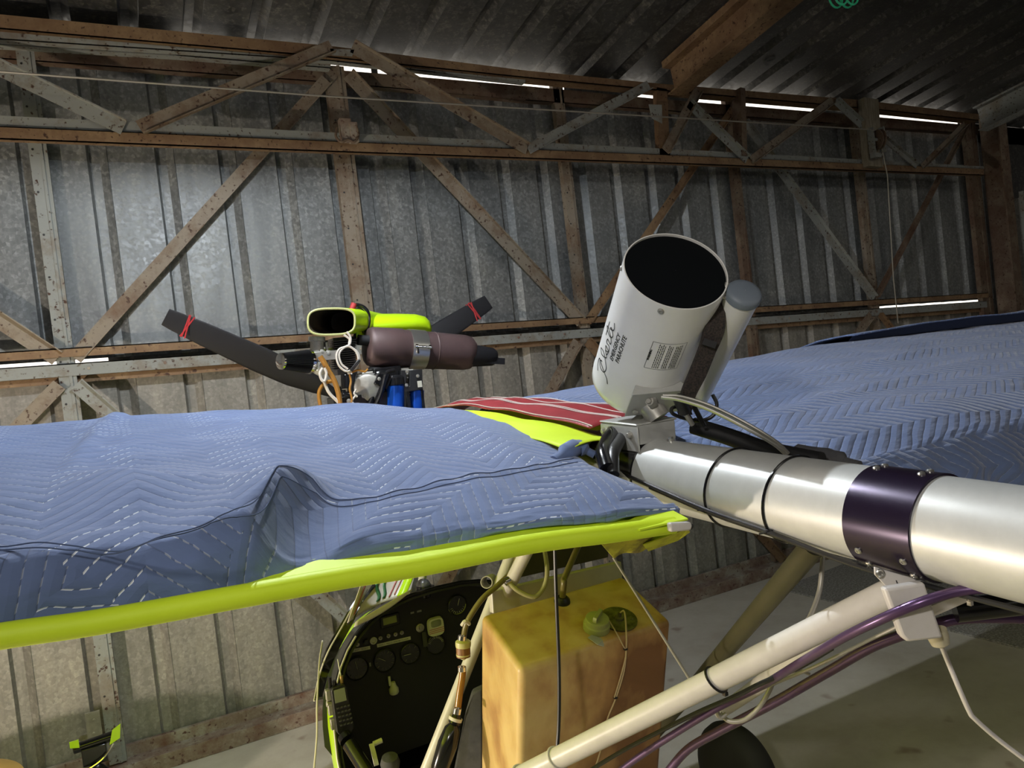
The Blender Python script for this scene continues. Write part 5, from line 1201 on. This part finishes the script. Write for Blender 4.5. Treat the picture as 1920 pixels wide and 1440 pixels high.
many('filter_end', [lathe(f0, FD, [(0, .0005), (-.001, .022), (.001, .031), (.008, .032)], 36, caps=False), lathe(f0+FD*(FL-.016), FD, [(0, .047), (.012, .048), (.014, .040), (.03, .034), (.03, .02)], 36)], MAT['chrome'], flt, label='chrome end ring')
mk('float_bowl', M(lathe(EP(600, 684, 2.93), (0, 0, -1), [(-.01, .028), (.02, .028), (.035, .020), (.04, .008)], 24)), base('glass_bowl2', (.55, .56, .52), .12, 0, Transmission_Weight=.4), carb)
def et(name, pts, r, mat, y=2.90, sm=6, label=None, par=None):
    return mk(name, tube([EP(*(p[:2]), p[2] if len(p) > 2 else y) for p in pts], r, 8, sm=sm), MAT[mat], par or ap, label=label)
et('amber_hose', [(600, 668), (608, 680), (616, 695), (626, 712), (634, 735), (638, 762), (638, 775)], .0105, 'amber', 2.88)
et('amber_hose', [(624, 714), (610, 718), (600, 730), (598, 745), (602, 765)], .0075, 'amber', 2.93)
et('white_hose', [(605, 690), (600, 700), (603, 712), (609, 714), (612, 700), (608, 690)], .0055, 'wirew', 2.87)
et('white_hose', [(608, 716), (616, 735), (630, 750), (640, 760)], .006, 'wirew', 2.88)
et('ignition_wire', [(650, 622), (657, 632), (656, 645), (648, 650), (636, 655), (631, 668), (636, 686), (650, 696), (664, 690), (672, 676), (668, 660), (656, 650), (645, 652), (636, 664), (640, 682), (652, 692)], .0042, 'wirew', 2.86, 6, 'loop of white ignition wire')
et('ignition_wire', [(645, 628), (655, 636), (655, 648), (668, 658), (674, 672), (668, 690), (660, 698), (652, 700)], .0042, 'wirew', 2.865)
et('tan_wire', [(655, 698), (658, 715), (656, 730), (660, 750), (654, 765)], .0045, 'amber', 2.87)
et('tan_wire', [(660, 698), (672, 694), (684, 697), (690, 692)], .004, 'amber', 2.86)
et('white_wire', [(668, 730), (664, 738), (670, 744)], .004, 'wirew', 2.87); et('white_wire', [(668, 740), (660, 752), (666, 760)], .004, 'wirew', 2.87)
et('black_harness', [(660, 582), (668, 572), (682, 576), (690, 586), (692, 600), (690, 612), (684, 624)], .008, 'blackgl', 3.06)
et('black_harness', [(664, 590), (672, 578), (684, 590), (680, 610), (676, 630), (668, 640)], .006, 'blackgl', 3.04)
et('black_harness', [(670, 600), (668, 620), (662, 650), (664, 680)], .008, 'black', 3.04)
et('black_harness', [(740, 694), (724, 700), (718, 720), (712, 742), (700, 768)], .008, 'blackgl', 2.88)
mk('spark_plug_cap', M(cyl(EP(664, 569, 2.98), EP(660, 580, 2.98), .012, 12)), MAT['redtape'], ap)
mk('junction_clip', box(EP(666, 685, 2.85), (.055, .01, .012), V((1, 0, 1))), MAT['black'], ap, bev=.002)
mk('fuel_pump', M(box(EP(650, 765, 2.9), (.09, .05, .03)), *[bolt(EP(x, y, 2.88), (0, -1, 0), .006) for x, y in ((644, 760), (654, 752), (664, 765))]), MAT['zinc'], ap, bev=.003)
# blue canisters and black bracket
bc1 = mk('oil_filter', M(cyl(EP(741, 772, 2.95), EP(741, 724, 2.95), .038, 32), lathe(EP(741, 724, 2.95), (0, 0, 1), [(0, .038), (.006, .034), (.012, .02)], 32)), MAT['blue'], ap, label='metallic blue cylinder')
mk('filter_cap', lathe(EP(741, 722, 2.95), (0, 0, 1), [(0, .040), (.03, .040), (.04, .03)], 24), MAT['blackgl'], bc1)
mk('oil_filter', M(cyl(EP(779, 775, 2.98), EP(779, 732, 2.98), .036, 32)), MAT['blue'], ap, label='second blue cylinder, partly behind the black bracket')
pb_ = mk('mount_bracket', M(plate([EP(752, 694, 2.93), EP(762, 694, 2.93), EP(762, 724, 2.93), EP(768, 724, 2.93), EP(768, 694, 2.93), EP(792, 692, 2.93), EP(793, 730, 2.93), EP(764, 735, 2.93), EP(762, 768, 2.93), EP(756, 768, 2.93), EP(756, 734, 2.93), EP(752, 728, 2.93)][::-1], .02)), MAT['black'], ap, bev=.002, label='black bracket under the muffler')
mk('bracket_sticker', box(EP(787, 720, 2.924), (.019, .002, .026)), MAT['labelw'], pb_, smooth=0)
mk('bracket_bolt', M(*[bolt(EP(x, y, 2.926), (0, -1, 0), .005) for x, y in ((763, 697), (783, 705), (762, 722))]), MAT['steelbr'], pb_)
many('bracket_post', [box(EP(764, 752, 2.94), (.016, .03, .08)), box(EP(791, 750, 2.96), (.012, .03, .10))], MAT['blackgl'], pb_, bev=.002)
mk('black_pod', M(box(EP(722, 700, 3.0), (.12, .08, .05)), lathe(EP(715, 712, 2.98), (0, -1, 0), [(0, .045), (.02, .043), (.03, .03)], 24)), MAT['blackgl'], ap, bev=.006)
# propeller: three blades, hub hidden behind the engine
HP = at(641, 744, y=3.66)
pr = mk('propeller', M(lathe(HP, (0, 1, .05), [(-.05, .055), (.05, .055), (.055, .045)], 32)), MAT['blackgl'], ap, label='black three-bladed propeller hub')
def blade(tip, name='propeller_blade'):
    d_ = (tip-HP); L_ = d_.length; d_.normalize(); ax = V((0, 1, .05)).normalized(); sd_ = d_.cross(ax).normalized()
    rings = []
    for i in range(21):
        t = .06+.94*i/20; c = HP+d_*L_*t
        ch = lerp_tab(t, [(.06, .030), (.15, .050), (.3, .066), (.5, .066), (.8, .054), (.97, .044), (1, .040)]); th = lerp_tab(t, [(.06, .018), (.3, .010), (1, .004)])
        tw = math.radians(lerp_tab(t, [(0, 50), (.3, 30), (1, 12)]))
        e1 = sd_*math.cos(tw)+ax*math.sin(tw); e2 = -sd_*math.sin(tw)+ax*math.cos(tw)
        rings.append([c+e1*ch*math.cos(a)+e2*th*math.sin(a) for a in [2*PI*k_/20 for k_ in range(20)]])
    b = mk(name, loft(rings), MAT['carbon'], pr, smooth=60, label=None)
    q = HP+d_*L_*.875
    tp = []
    for o1, o2 in ((-.012, .012), (.004, .016), (.012, -.010)):
        a_, b__ = HP+d_*L_*(.885+o1)+sd_*.052, HP+d_*L_*(.885+o2)-sd_*.052
        for s_ in (-1, 1): tp.append(tube([a_+ax*.013*s_, (a_+b__)/2+ax*.013*s_, b__+ax*.013*s_], .0035, 6))
    return b, tp
tips = [at(310, 594, y=3.66), at(916, 566, y=3.66)]
u1 = (tips[0]-HP).normalized(); LB = (tips[0]-HP).length
tapes = []
for tp_ in tips:
    b, t_ = blade(tp_); tapes += t_
third = HP+V((0.10, 0, -1)).normalized()*LB*.95
b, t_ = blade(third)
mk('tip_tape', M(*tapes[:6]), MAT['redtape'], pr, label='red thread wound near the left tip'); mk('tip_tape', M(*tapes[6:]), MAT['redtape'], pr, label='red thread wound near the right tip')
